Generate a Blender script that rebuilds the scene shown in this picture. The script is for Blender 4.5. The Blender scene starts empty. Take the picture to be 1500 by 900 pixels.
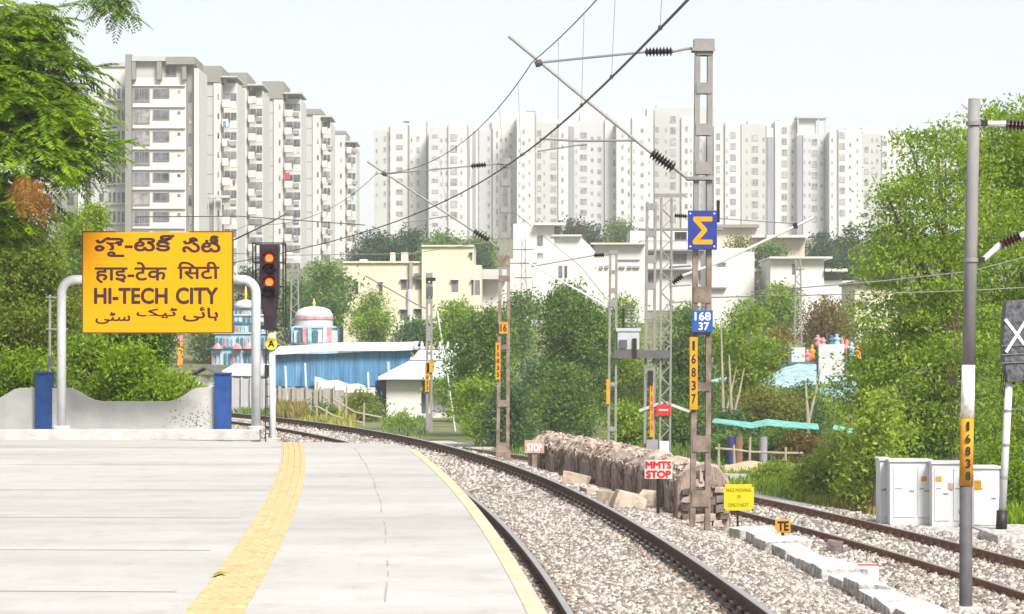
import bpy, bmesh, math, random
import numpy as np
from mathutils import Vector, Matrix

random.seed(7)
RNG = np.random.default_rng(11)
C = bpy.context.scene.collection
SC = bpy.context.scene
PI = math.pi
EYE = 2.45            # eye height above the near rails (rail head = z 0)
FOC = 4000.0

# ------------------------------------------------------------------ camera
cd = bpy.data.cameras.new('camera')
cd.lens = 96.0
cd.sensor_width = 36.0
cd.shift_y = 65.0 / 1500.0
cd.clip_start = 0.1
cd.clip_end = 6000
cam = bpy.data.objects.new('camera', cd)
cam.location = (0, 0, EYE)
cam.rotation_euler = (PI / 2, 0, 0)
C.objects.link(cam)
SC.camera = cam

# ------------------------------------------------------------------ daylight: bright thin overcast
SUN_EL, SUN_AZ = math.radians(44), math.radians(152)     # azimuth clockwise from +Y: behind the camera, a little to the right
W = bpy.data.worlds.new('World')
SC.world = W
W.use_nodes = True
nt = W.node_tree
bg = nt.nodes['Background']
sky = nt.nodes.new('ShaderNodeTexSky')
sky.sky_type = 'NISHITA'
sky.sun_disc = False
sky.sun_elevation = SUN_EL
sky.sun_rotation = SUN_AZ
sky.air_density = 1.0
sky.dust_density = 2.5
cl = nt.nodes.new('ShaderNodeMix')
cl.data_type = 'RGBA'
cl.inputs[0].default_value = 0.72
cl.inputs[7].default_value = (5.45, 5.6, 5.8, 1)            # high thin cloud sheet
nt.links.new(sky.outputs[0], cl.inputs[6])
nt.links.new(cl.outputs[2], bg.inputs[0])
bg.inputs[1].default_value = 0.085
sd = bpy.data.lights.new('sun', 'SUN')
sd.energy = 3.9
sd.angle = math.radians(20)
sd.color = (1.0, 0.96, 0.88)
so = bpy.data.objects.new('sun', sd)
sdir = Vector((math.sin(SUN_AZ) * math.cos(SUN_EL), math.cos(SUN_AZ) * math.cos(SUN_EL), math.sin(SUN_EL)))
so.rotation_euler = sdir.to_track_quat('Z', 'Y').to_euler()
so.location = (0, -20, 60)
C.objects.link(so)
SC.view_settings.view_transform = 'Standard'
SC.view_settings.look = 'None'
SC.view_settings.gamma = 1
SC.view_settings.use_curve_mapping = False
SC.view_settings.exposure = 1.02
SC.cycles.max_bounces = 6
SC.cycles.transparent_max_bounces = 8
SC.cycles.volume_bounces = 1

# ------------------------------------------------------------------ helpers
def at(px, py, Y):
    """world point seen at photo pixel (1500 wide) at depth Y"""
    return Vector(((px - 750) * Y / FOC, Y, EYE + (515 - py) * Y / FOC))

def wx(px, Y): return (px - 750) * Y / FOC
def wz(py, Y): return EYE + (515 - py) * Y / FOC

def mat(name, col, rough=0.85, var=0.15, scale=2.0, bump=0.0, bscale=40.0, metal=0.0, col2=None, stretch=(1, 1, 1), island=0.0, spec=0.3, w2=0.5):
    m = bpy.data.materials.new(name)
    m.use_nodes = True
    t = m.node_tree
    b = t.nodes['Principled BSDF']
    b.inputs['Roughness'].default_value = rough
    b.inputs['Metallic'].default_value = metal
    b.inputs['Specular IOR Level'].default_value = spec
    g = t.nodes.new('ShaderNodeNewGeometry')
    mp = t.nodes.new('ShaderNodeMapping')
    mp.inputs['Scale'].default_value = stretch
    t.links.new(g.outputs['Position'], mp.inputs['Vector'])
    n = t.nodes.new('ShaderNodeTexNoise')
    n.inputs['Scale'].default_value = scale
    n.inputs['Detail'].default_value = 6
    n.inputs['Roughness'].default_value = 0.62
    t.links.new(mp.outputs[0], n.inputs['Vector'])
    r = t.nodes.new('ShaderNodeValToRGB')
    c0 = [max(0, c * (1 - var)) for c in col]
    c1 = [min(1, c * (1 + var)) for c in (col2 or col)]
    r.color_ramp.elements[0].position = 0.3
    r.color_ramp.elements[1].position = 0.3 + 0.8 * w2
    r.color_ramp.elements[0].color = (*c0, 1)
    r.color_ramp.elements[1].color = (*c1, 1)
    src = n.outputs['Fac']
    if island > 0:
        mx = t.nodes.new('ShaderNodeMix')
        mx.inputs[0].default_value = island
        t.links.new(n.outputs['Fac'], mx.inputs[2])
        t.links.new(g.outputs['Random Per Island'], mx.inputs[3])
        src = mx.outputs[0]
    t.links.new(src, r.inputs['Fac'])
    t.links.new(r.outputs['Color'], b.inputs['Base Color'])
    if bump > 0:
        n2 = t.nodes.new('ShaderNodeTexNoise')
        n2.inputs['Scale'].default_value = bscale
        n2.inputs['Detail'].default_value = 4
        t.links.new(mp.outputs[0], n2.inputs['Vector'])
        bm_ = t.nodes.new('ShaderNodeBump')
        bm_.inputs['Strength'].default_value = bump
        bm_.inputs['Distance'].default_value = 0.05
        t.links.new(n2.outputs['Fac'], bm_.inputs['Height'])
        t.links.new(bm_.outputs[0], b.inputs['Normal'])
    return m

def concrete():
    m = mat('platform_concrete', (0.325, 0.315, 0.30), 0.85, 0.05, 0.45, 0.14, 60, col2=(0.40, 0.39, 0.375), stretch=(.5, 1.2, 1))
    t = m.node_tree
    b = t.nodes['Principled BSDF']
    src = b.inputs['Base Color'].links[0].from_socket
    g = t.nodes.new('ShaderNodeNewGeometry')
    for sc_, lo, hi, st, a_ in ((2.6, .52, .74, (1, .55, 1), .88), (14, .60, .75, (1, .5, 1), .86), (55, .66, .72, (1, 1, 1), .75)):
        mp = t.nodes.new('ShaderNodeMapping'); mp.inputs['Scale'].default_value = st
        t.links.new(g.outputs['Position'], mp.inputs['Vector'])
        n = t.nodes.new('ShaderNodeTexNoise'); n.inputs['Scale'].default_value = sc_; n.inputs['Detail'].default_value = 5
        t.links.new(mp.outputs[0], n.inputs['Vector'])
        r = t.nodes.new('ShaderNodeValToRGB')
        r.color_ramp.elements[0].position, r.color_ramp.elements[1].position = lo, hi
        r.color_ramp.elements[0].color = (1, 1, 1, 1); r.color_ramp.elements[1].color = (a_, a_ * .985, a_ * .96, 1)
        t.links.new(n.outputs['Fac'], r.inputs['Fac'])
        x = t.nodes.new('ShaderNodeMix'); x.data_type = 'RGBA'; x.blend_type = 'MULTIPLY'; x.inputs[0].default_value = 1
        t.links.new(src, x.inputs[6]); t.links.new(r.outputs[0], x.inputs[7])
        src = x.outputs[2]
    t.links.new(src, b.inputs['Base Color'])
    return m

def leafmat(name, a, b_, c_, trans=0.5):
    """leaves: three leaf colours spread leaf by leaf and clump by clump, thin so light passes through"""
    m = bpy.data.materials.new(name)
    m.use_nodes = True
    t = m.node_tree
    p = t.nodes['Principled BSDF']
    p.inputs['Roughness'].default_value = 0.55
    p.inputs['Specular IOR Level'].default_value = 0.08
    g = t.nodes.new('ShaderNodeNewGeometry')
    n = t.nodes.new('ShaderNodeTexNoise')
    n.inputs['Scale'].default_value = 0.9
    n.inputs['Detail'].default_value = 3
    t.links.new(g.outputs['Position'], n.inputs['Vector'])
    mx = t.nodes.new('ShaderNodeMix')
    mx.inputs[0].default_value = 0.5
    t.links.new(n.outputs['Fac'], mx.inputs[2])
    t.links.new(g.outputs['Random Per Island'], mx.inputs[3])
    r = t.nodes.new('ShaderNodeValToRGB')
    e = r.color_ramp.elements
    e[0].position, e[0].color = 0.22, (*a, 1)
    e[1].position, e[1].color = 0.78, (*c_, 1)
    k = e.new(0.5)
    k.color = (*b_, 1)
    t.links.new(mx.outputs[0], r.inputs['Fac'])
    t.links.new(r.outputs['Color'], p.inputs['Base Color'])
    tr = t.nodes.new('ShaderNodeBsdfTranslucent')
    t.links.new(r.outputs['Color'], tr.inputs['Color'])
    ms = t.nodes.new('ShaderNodeMixShader')
    ms.inputs[0].default_value = trans
    t.links.new(p.outputs[0], ms.inputs[1])
    t.links.new(tr.outputs[0], ms.inputs[2])
    t.links.new(ms.outputs[0], t.nodes['Material Output'].inputs['Surface'])
    return m

def glow(name, col, strength):
    m = bpy.data.materials.new(name)
    m.use_nodes = True
    p = m.node_tree.nodes['Principled BSDF']
    p.inputs['Base Color'].default_value = (*col, 1)
    p.inputs['Emission Color'].default_value = (*col, 1)
    p.inputs['Emission Strength'].default_value = strength
    return m

def tag(o, label=None, cat=None, group=None, kind=None):
    if label: o['label'] = label
    if cat: o['category'] = cat
    if group: o['group'] = group
    if kind: o['kind'] = kind
    return o

def thing(name, label, cat, loc=(0, 0, 0), group=None):
    o = bpy.data.objects.new(name, None)
    o.empty_display_size = 0.2
    C.objects.link(o)
    o.location = loc
    return tag(o, label, cat, group)

def root_loc(o):
    v = Vector(o.location)
    while o.parent:
        o = o.parent
        v += Vector(o.location)
    return v

class MB:
    """collects shapes in world coordinates, then links them as one mesh object"""
    def __init__(s): s.v, s.f, s.m, s.cur = [], [], [], 0
    def use(s, i): s.cur = i; return s
    def add(s, vs, fs):
        o = len(s.v)
        s.v += [tuple(p) for p in vs]
        s.f += [tuple(i + o for i in f) for f in fs]
        s.m += [s.cur] * len(fs)
        return s
    def box(s, x0, x1, y0, y1, z0, z1):
        return s.add([(x0, y0, z0), (x1, y0, z0), (x1, y1, z0), (x0, y1, z0), (x0, y0, z1), (x1, y0, z1), (x1, y1, z1), (x0, y1, z1)],
                     [(0, 3, 2, 1), (4, 5, 6, 7), (0, 1, 5, 4), (1, 2, 6, 5), (2, 3, 7, 6), (3, 0, 4, 7)])
    def prism(s, poly, y0, y1):
        """polygon of (x, z) pushed from y0 back to y1"""
        n = len(poly)
        return s.add([(x, y0, z) for x, z in poly] + [(x, y1, z) for x, z in poly],
                     [tuple(range(n)), tuple(range(2 * n - 1, n - 1, -1))] + [((i + 1) % n, i, i + n, (i + 1) % n + n) for i in range(n)])
    def bar(s, p, q, w, h=None):
        """rectangular bar from p to q"""
        p, q = Vector(p), Vector(q)
        d = (q - p).normalized()
        up = Vector((0, 1, 0)) if abs(d.y) < 0.9 else Vector((0, 0, 1))
        a = d.cross(up).normalized() * (w / 2)
        b = d.cross(a).normalized() * ((h or w) / 2)
        vs = [p - a - b, p + a - b, p + a + b, p - a + b, q - a - b, q + a - b, q + a + b, q - a + b]
        return s.add(vs, [(0, 3, 2, 1), (4, 5, 6, 7), (0, 1, 5, 4), (1, 2, 6, 5), (2, 3, 7, 6), (3, 0, 4, 7)])
    def tube(s, path, r, n=8, caps=True):
        path = [Vector(p) for p in path]
        rs = r if isinstance(r, (list, tuple)) else [r] * len(path)
        o = len(s.v)
        vs, prev = [], None
        for i, p in enumerate(path):
            d = (path[min(i + 1, len(path) - 1)] - path[max(i - 1, 0)]).normalized()
            if prev is None:
                u = Vector((0, 1, 0)) if abs(d.y) < 0.9 else Vector((1, 0, 0))
                a = d.cross(u).normalized()
            else:
                a = (prev - d * prev.dot(d)).normalized()
            prev = a
            b = d.cross(a)
            for k in range(n):
                t = 2 * PI * k / n
                vs.append(p + (a * math.cos(t) + b * math.sin(t)) * rs[i])
        fs = []
        for i in range(len(path) - 1):
            for k in range(n):
                fs.append((i * n + k, i * n + (k + 1) % n, (i + 1) * n + (k + 1) % n, (i + 1) * n + k))
        if caps:
            fs.append(tuple(range(n - 1, -1, -1)))
            fs.append(tuple((len(path) - 1) * n + k for k in range(n)))
        return s.add(vs, fs)
    def lathe(s, prof, c, n=16, axis=None):
        """profile of (radius, height) turned round an axis through c"""
        c = Vector(c)
        M = Vector(axis).normalized().to_track_quat('Z', 'Y').to_matrix() if axis is not None else Matrix.Identity(3)
        vs = [c + M @ Vector((r * math.cos(2 * PI * k / n), r * math.sin(2 * PI * k / n), h)) for r, h in prof for k in range(n)]
        fs = [(i * n + k, i * n + (k + 1) % n, (i + 1) * n + (k + 1) % n, (i + 1) * n + k) for i in range(len(prof) - 1) for k in range(n)]
        fs += [tuple(range(n - 1, -1, -1)), tuple((len(prof) - 1) * n + k for k in range(n))]
        return s.add(vs, fs)
    def sweep(s, prof, path):
        """closed profile (sideways, up) along a path of (x, y, z) that runs level"""
        n = len(prof)
        vs = []
        for i, p in enumerate(path):
            a, b = path[max(i - 1, 0)], path[min(i + 1, len(path) - 1)]
            dx, dy = b[0] - a[0], b[1] - a[1]
            L = math.hypot(dx, dy)
            nx, ny = dy / L, -dx / L
            vs += [(p[0] + u * nx, p[1] + u * ny, p[2] + w) for u, w in prof]
        fs = [(i * n + k, (i + 1) * n + k, (i + 1) * n + (k + 1) % n, i * n + (k + 1) % n) for i in range(len(path) - 1) for k in range(n)]
        fs += [tuple(range(n)), tuple((len(path) - 1) * n + k for k in range(n - 1, -1, -1))]
        return s.add(vs, fs)
    def build(s, name, mats, parent=None, loc=(0, 0, 0), bevel=0, smooth=False):
        mats = mats if isinstance(mats, (list, tuple)) else [mats]
        org = root_loc(parent) if parent else Vector(loc)
        me = bpy.data.meshes.new(name)
        me.from_pydata([(x - org.x, y - org.y, z - org.z) for x, y, z in s.v], [], s.f)
        for m in mats: me.materials.append(m)
        if any(s.m): me.polygons.foreach_set('material_index', s.m)
        bm = bmesh.new()
        bm.from_mesh(me)
        bmesh.ops.recalc_face_normals(bm, faces=bm.faces)
        bm.to_mesh(me)
        bm.free()
        if smooth: me.polygons.foreach_set('use_smooth', [True] * len(me.polygons))
        o = bpy.data.objects.new(name, me)
        C.objects.link(o)
        if parent: o.parent = parent
        else: o.location = loc
        if bevel:
            b = o.modifiers.new('bevel', 'BEVEL')
            b.width = bevel
            b.segments = 2
            b.limit_method = 'ANGLE'
        return o

def np_mesh(name, V, Fq, mats, parent=None, loc=(0, 0, 0), midx=None):
    """big meshes of quads straight from arrays"""
    org = np.array(root_loc(parent) if parent else loc, dtype=np.float32)
    V = (np.asarray(V, dtype=np.float32).reshape(-1, 3) - org)
    Fq = np.asarray(Fq, dtype=np.int32).reshape(-1, 4)
    me = bpy.data.meshes.new(name)
    me.vertices.add(len(V))
    me.vertices.foreach_set('co', V.ravel())
    me.loops.add(len(Fq) * 4)
    me.loops.foreach_set('vertex_index', Fq.ravel())
    me.polygons.add(len(Fq))
    me.polygons.foreach_set('loop_start', np.arange(0, len(Fq) * 4, 4, dtype=np.int32))
    for m in (mats if isinstance(mats, (list, tuple)) else [mats]): me.materials.append(m)
    if midx is not None: me.polygons.foreach_set('material_index', np.asarray(midx, dtype=np.int32))
    me.update(calc_edges=True)
    o = bpy.data.objects.new(name, me)
    C.objects.link(o)
    if parent: o.parent = parent
    else: o.location = loc
    return o

def text_object(body, bold):
    c = bpy.data.curves.new('lettering', 'FONT')
    c.body = body
    c.size = 1
    c.resolution_u = 3
    o = bpy.data.objects.new('lettering', c)
    C.objects.link(o)
    return o

def text_mesh(body, bold):
    """each character of its own so that marks which overlap a letter stay filled"""
    V, F = [], []
    objs = []
    def width(s):
        o = text_object(s, 0); bpy.context.view_layer.update()
        w = max(b[0] for b in o.bound_box); bpy.data.objects.remove(o)
        return w
    split = False
    pieces = [(body, 0.0, 0)]
    if split:
        bar_w = width('MMMM')
        pieces = [(ch, width(body[:i] + 'MMMM') - bar_w if i else 0.0, i) for i, ch in enumerate(body) if ch != ' ']
    for s, x, i in pieces:
        o = text_object(s, bold)
        bpy.context.view_layer.update()
        ev = o.evaluated_get(bpy.context.evaluated_depsgraph_get())
        me = bpy.data.meshes.new_from_object(ev)
        k = len(V)
        V += [(v.co.x + x, v.co.y, 0.002 * i) for v in me.vertices]
        F += [tuple(j + k for j in p.vertices) for p in me.polygons]
        bpy.data.meshes.remove(me)
        bpy.data.objects.remove(o)
    return V, F

def lettering(parent, lines, m, Y, thick=0.0, name='lettering'):
    """lines of (text, x0, x1, z0, z1, bold): each fitted to its box on the face at depth Y"""
    b = MB()
    for body, x0, x1, z0, z1, bold in lines:
        V, F = text_mesh(body, bold)
        xs = [v[0] for v in V]; ys = [v[1] for v in V]
        sx = (x1 - x0) / (max(xs) - min(xs)); sz = (z1 - z0) / (max(ys) - min(ys))
        r = bold * .72 * (sx + sz) / 2
        sx = (x1 - x0 - 2 * r) / (max(xs) - min(xs)); sz = (z1 - z0 - 2 * r) / (max(ys) - min(ys))
        for j in range(9):                          # thick strokes: the outline laid round itself, each layer a hair further out
            a_ = 2 * PI * j / 8
            ox, oz = (0, 0) if j == 8 else (r * math.cos(a_), r * math.sin(a_))
            b.add([(x0 + r + ox + (v[0] - min(xs)) * sx, Y - 0.0022 - .0003 * j - v[2] * .15, z0 + r + oz + (v[1] - min(ys)) * sz) for v in V], F)
    org = root_loc(parent)
    me = bpy.data.meshes.new(name)
    me.from_pydata([(x - org.x, y - org.y, z - org.z) for x, y, z in b.v], [], b.f)
    me.materials.append(m)
    o = bpy.data.objects.new(name, me)
    C.objects.link(o)
    o.parent = parent
    return o

# ------------------------------------------------------------------ materials
M = {}
M['platform'] = concrete()
M['joint'] = mat('dark_joint', (0.20, 0.19, 0.18), 0.9, 0.2, 6)
M['tactile'] = mat('ochre_tile', (0.42, 0.305, 0.145), 0.75, 0.14, 5, 0.1, 60, col2=(0.49, 0.38, 0.21))
M['edge_paint'] = mat('worn_yellow_paint', (0.41, 0.38, 0.235), 0.8, 0.1, 3, col2=(0.46, 0.43, 0.30))
M['whitewash'] = mat('whitewash', (0.36, 0.35, 0.335), 0.85, 0.12, 3.5, 0.25, 24, col2=(0.49, 0.48, 0.465))
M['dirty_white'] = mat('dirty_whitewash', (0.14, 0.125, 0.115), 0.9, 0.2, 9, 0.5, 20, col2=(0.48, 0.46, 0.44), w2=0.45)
M['wall_paint'] = mat('grey_white_wall', (0.63, 0.62, 0.60), 0.85, 0.05, 3, 0.12, 40, col2=(0.70, 0.695, 0.68))
M['blue_paint'] = mat('blue_paint', (0.025, 0.08, 0.29), 0.7, 0.22, 6, 0.1, 30)
M['white_paint'] = mat('white_paint', (0.50, 0.505, 0.515), 0.45, 0.10, 5, .08, 30)
M['sign_yellow'] = mat('sign_yellow', (0.66, 0.275, 0.003), 0.75, 0.025, 2, spec=.08)
M['letter_dark'] = mat('dark_brown_letter', (0.035, 0.012, 0.012), 0.6, 0.1, 4)
M['black'] = mat('black_paint', (0.014, 0.013, 0.015), 0.5, 0.2, 6)
M['purple_black'] = mat('signal_black', (0.028, 0.015, 0.026), 0.5, 0.2, 6)
M['rail'] = mat('rusty_rail', (0.055, 0.030, 0.022), 0.75, 0.25, 14, 0.3, 60, col2=(0.10, 0.055, 0.04))
M['rail_top'] = mat('polished_rail_head', (0.34, 0.32, 0.31), 0.35, 0.15, 9, metal=0.5)
M['rail_rust'] = mat('red_rust_rail', (0.13, 0.055, 0.03), 0.8, 0.25, 12, 0.3, 60, col2=(0.22, 0.10, 0.06))
M['clip'] = mat('rail_clip_iron', (0.05, 0.035, 0.03), 0.8, 0.2, 20)
M['sleeper'] = mat('concrete_sleeper', (0.33, 0.31, 0.29), 0.9, 0.15, 8, 0.2, 40)
M['ballast'] = mat('ballast_stone', (0.205, 0.178, 0.160), 0.92, 0.22, 0.7, 0.0, 60, col2=(0.37, 0.338, 0.305), island=0.8, w2=0.55)
M['rust_ballast'] = mat('rust_stained_stone', (0.13, 0.085, 0.065), 0.92, 0.2, 1.2, 0.0, 60, col2=(0.27, 0.20, 0.16), island=.7)
M['ballast_bed'] = mat('ballast_bed', (0.13, 0.12, 0.11), 0.95, 0.3, 16, 0.9, 22, col2=(0.46, 0.43, 0.40), w2=0.4)
M['ground'] = mat('scrub_ground', (0.05, 0.075, 0.025), 0.95, 0.25, 0.35, 0.4, 6, col2=(0.15, 0.15, 0.06))
M['galv'] = mat('galvanised_steel', (0.215, 0.205, 0.20), 0.55, 0.15, 5, 0.1, 40, metal=0.15)
M['rust_mast'] = mat('rusty_mast', (0.125, 0.085, 0.07), 0.8, 0.25, 4, 0.15, 30, col2=(0.215, 0.165, 0.14))
M['grey_post'] = mat('grey_post', (0.19, 0.182, 0.185), 0.7, 0.2, 6, 0.1, 40, stretch=(1, 1, .3))
M['dark_post'] = mat('dark_grey_post', (0.085, 0.08, 0.088), 0.65, 0.2, 5)
M['peeling'] = mat('peeling_white_paint', (0.50, 0.44, 0.38), 0.8, 0.15, 8, 0.1, 40, col2=(0.80, 0.76, 0.72), w2=0.3)
M['band'] = mat('amber_band', (0.50, 0.235, 0.025), 0.75, 0.2, 7, .1, 30, spec=.1)
M['wire'] = mat('wire_dark', (0.06, 0.055, 0.055), 0.6, 0.1, 2)
M['wire_light'] = mat('wire_grey', (0.17, 0.17, 0.175), 0.6, 0.1, 2)
M['porcelain'] = mat('brown_porcelain', (0.055, 0.018, 0.018), 0.25, 0.1, 5, spec=0.6)
M['dark_porcelain'] = mat('black_porcelain', (0.02, 0.017, 0.018), 0.3, 0.1, 5, spec=0.5)
M['sign_blue'] = mat('sign_blue', (0.014, 0.034, 0.20), 0.6, 0.06, 4)
M['plate_blue'] = mat('plate_blue', (0.012, 0.075, 0.28), 0.45, 0.06, 4)
M['sigma'] = mat('sigma_orange', (0.62, 0.25, 0.006), 0.6, 0.04, 4)
M['white_letter'] = mat('white_letter', (0.68, 0.68, 0.68), 0.5, 0.03, 4)
M['red_board'] = mat('red_board', (0.50, 0.02, 0.025), 0.5, 0.08, 6)
M['white_board'] = mat('white_board', (0.58, 0.52, 0.50), 0.5, 0.06, 6)
M['pink_board'] = mat('faded_pink_board', (0.36, 0.21, 0.175), 0.85, 0.2, 12, col2=(0.44, 0.29, 0.24))
M['lemon'] = mat('lemon_yellow', (0.50, 0.43, 0.02), 0.7, 0.06, 5, spec=.1)
M['olive_letter'] = mat('faded_olive_letter', (0.20, 0.15, 0.0), 0.6, 0.25, 30)
M['cabinet'] = mat('cabinet_white', (0.56, 0.57, 0.575), 0.5, 0.05, 2.5, stretch=(1, 1, .3))
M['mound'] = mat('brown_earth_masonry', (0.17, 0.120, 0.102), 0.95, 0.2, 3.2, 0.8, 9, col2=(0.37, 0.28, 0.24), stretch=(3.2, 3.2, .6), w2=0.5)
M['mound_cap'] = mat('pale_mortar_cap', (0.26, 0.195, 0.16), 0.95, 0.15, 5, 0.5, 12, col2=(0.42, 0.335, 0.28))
M['slab'] = mat('broken_slab', (0.30, 0.235, 0.18), 0.9, 0.15, 5, 0.3, 15, col2=(0.44, 0.36, 0.29))
M['dark_stone'] = mat('dark_stone', (0.08, 0.065, 0.06), 0.9, 0.3, 8, 0.5, 15, col2=(0.18, 0.14, 0.13))
M['bark'] = mat('bark', (0.12, 0.085, 0.06), 0.95, 0.25, 6, 0.6, 20, stretch=(2, 2, .4))
M['pale_bark'] = mat('pale_bark', (0.30, 0.25, 0.19), 0.9, 0.25, 5, 0.4, 20, stretch=(2, 2, .4))
M['wood_grey'] = mat('weathered_wood', (0.30, 0.27, 0.245), 0.9, 0.25, 2, 0.3, 20, stretch=(4, 4, .4))
M['glass'] = mat('window_glass', (0.028, 0.027, 0.042), 0.35, 0.6, 0.45, col2=(0.12, 0.115, 0.14), spec=0.25)
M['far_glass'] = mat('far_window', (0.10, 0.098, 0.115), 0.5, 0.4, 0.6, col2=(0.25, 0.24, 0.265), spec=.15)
M['tw_white'] = mat('tower_white', (0.475, 0.468, 0.455), 0.85, 0.05, 0.3, stretch=(1, 1, .15))
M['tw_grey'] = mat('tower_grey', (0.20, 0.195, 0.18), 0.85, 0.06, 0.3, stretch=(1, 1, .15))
M['tw_pale'] = mat('tower_pale_grey', (0.375, 0.37, 0.36), 0.85, 0.05, 0.3, stretch=(1, 1, .15))
M['tw_lav'] = mat('tower_lavender', (0.40, 0.395, 0.415), 0.85, 0.05, 0.3, stretch=(1, 1, .15))
M['tw_dark'] = mat('tower_dark_strip', (0.23, 0.225, 0.265), 0.8, 0.15, 0.4, stretch=(1, 1, .2))
M['cream'] = mat('cream_render', (0.47, 0.435, 0.315), 0.85, 0.09, 0.6, stretch=(1, 1, .25), col2=(0.53, 0.50, 0.385))
M['bld_white'] = mat('white_render', (0.515, 0.505, 0.485), 0.85, 0.05, 0.5, stretch=(1, 1, .25))
M['bld_beige'] = mat('beige_render', (0.50, 0.43, 0.36), 0.85, 0.06, 0.5, stretch=(1, 1, .25))
M['slate'] = mat('slate_cladding', (0.10, 0.12, 0.15), 0.7, 0.2, 0.8, stretch=(.3, 1, 2))
M['shade_grey'] = mat('grey_shutter', (0.24, 0.22, 0.25), 0.7, 0.1, 3)
M['blue_sheet'] = mat('blue_sheet', (0.045, 0.15, 0.30), 0.75, 0.25, 0.9, stretch=(3, 3, .25), col2=(0.09, 0.23, 0.40))
M['roof_white'] = mat('pale_roof', (0.47, 0.50, 0.53), 0.7, 0.06, 1.5)
M['tarp_cyan'] = mat('pale_cyan_tarpaulin', (0.17, 0.28, 0.33), 0.75, 0.2, 1.6, .5, 3, col2=(0.33, 0.45, 0.49))
M['teal'] = mat('teal_net', (0.05, 0.24, 0.20), 0.8, 0.25, 3, .4, 10, col2=(0.17, 0.42, 0.36))
M['temple_blue'] = mat('temple_pale_blue', (0.13, 0.30, 0.42), 0.8, 0.15, 2, col2=(0.30, 0.46, 0.54))
M['temple_white'] = mat('temple_white', (0.44, 0.45, 0.47), 0.8, 0.08, 1.5)
M['temple_pink'] = mat('temple_pink', (0.42, 0.10, 0.14), 0.8, 0.2, 2.5, col2=(0.52, 0.27, 0.27))
M['temple_teal'] = mat('temple_teal', (0.05, 0.13, 0.17), 0.8, 0.15, 2)
M['gold'] = mat('gold_finial', (0.65, 0.40, 0.06), 0.4, 0.1, 3)
M['orange'] = mat('orange_cloth', (0.72, 0.24, 0.04), 0.8, 0.15, 3)
M['terracotta'] = mat('terracotta_earth', (0.17, 0.10, 0.06), 0.9, 0.2, 3)
M['sand'] = mat('pale_earth_bank', (0.42, 0.33, 0.22), 0.95, 0.15, 2.5, 0.4, 10)
M['barrel_blue'] = mat('barrel_blue', (0.03, 0.035, 0.12), 0.5, 0.1, 4)
M['transformer'] = mat('transformer_grey', (0.36, 0.38, 0.42), 0.5, 0.1, 4)
# leaves
L = {}
L['bright'] = leafmat('leaf_bright', (0.085, 0.18, 0.006), (0.17, 0.29, 0.012), (0.32, 0.42, 0.022))
L['light'] = leafmat('leaf_light', (0.10, 0.20, 0.014), (0.21, 0.325, 0.026), (0.37, 0.45, 0.06))
L['mid'] = leafmat('leaf_mid', (0.052, 0.115, 0.024), (0.115, 0.21, 0.036), (0.24, 0.34, 0.075))
L['dark'] = leafmat('leaf_dark', (0.034, 0.088, 0.034), (0.08, 0.16, 0.052), (0.18, 0.27, 0.095))
L['hill'] = leafmat('leaf_hill', (0.022, 0.055, 0.032), (0.045, 0.092, 0.048), (0.095, 0.15, 0.068))
L['olive'] = leafmat('leaf_olive', (0.085, 0.11, 0.018), (0.18, 0.20, 0.035), (0.32, 0.31, 0.07))
L['brown'] = leafmat('leaf_brown', (0.12, 0.07, 0.03), (0.24, 0.15, 0.05), (0.19, 0.20, 0.05))
L['pale'] = leafmat('leaf_pale', (0.15, 0.24, 0.025), (0.29, 0.40, 0.05), (0.46, 0.52, 0.10))
L['rust'] = leafmat('leaf_rust', (0.20, 0.075, 0.025), (0.32, 0.14, 0.04), (0.36, 0.24, 0.05))
L['mixed'] = leafmat('leaf_mixed', (0.27, 0.19, 0.04), (0.12, 0.21, 0.02), (0.28, 0.38, 0.045))
L['drygrass'] = leafmat('dry_grass', (0.22, 0.22, 0.03), (0.42, 0.39, 0.07), (0.52, 0.46, 0.14))
L['straw'] = leafmat('straw_weeds', (0.13, 0.17, 0.025), (0.30, 0.25, 0.07), (0.46, 0.34, 0.14))

# ------------------------------------------------------------------ track lines and the lie of the land
_r1 = np.array([(24.4, 2.32), (32.1, 2.006), (40.5, 1.52), (50.8, .635), (61.8, -.77), (75.2, -2.82), (87, -5.44), (95, -7.83), (104.4, -10.7)])
_p1 = np.polyfit(_r1[:, 0], _r1[:, 1], 3)
_d1 = np.polyder(_p1)
_c2 = np.array([(43.1, 8.97), (48.4, 8.75), (49.7, 8.43), (57.9, 7.57), (59.9, 7.33), (64, 6.67), (64.4, 6.68), (71.6, 5.5), (100, -.75), (108, -2.5)])
_p2 = np.polyfit(_c2[:, 0], _c2[:, 1], 2)
_d2 = np.polyder(_p2)

def curve_x(p, d, Y, lo, hi):
    Y = np.asarray(Y, dtype=float)
    Yc = np.clip(Y, lo, hi)
    return np.polyval(p, Yc) + np.polyval(d, Yc) * (Y - Yc)
def right1(Y): return curve_x(_p1, _d1, Y, 24, 108)
def cx1(Y):
    h = np.polyval(_d1, np.clip(Y, 24, 108))
    return right1(Y) - 0.87 * np.sqrt(1 + h * h)
def cx2(Y): return curve_x(_p2, _d2, Y, 42, 112)
Z2 = -1.40

def far_rise(Y):
    return np.interp(Y, [0, 185, 260, 330, 400, 560, 750, 1000, 1400], [0, 0, 4.6, 9, 14.5, 24, 35, 40, 41])

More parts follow.
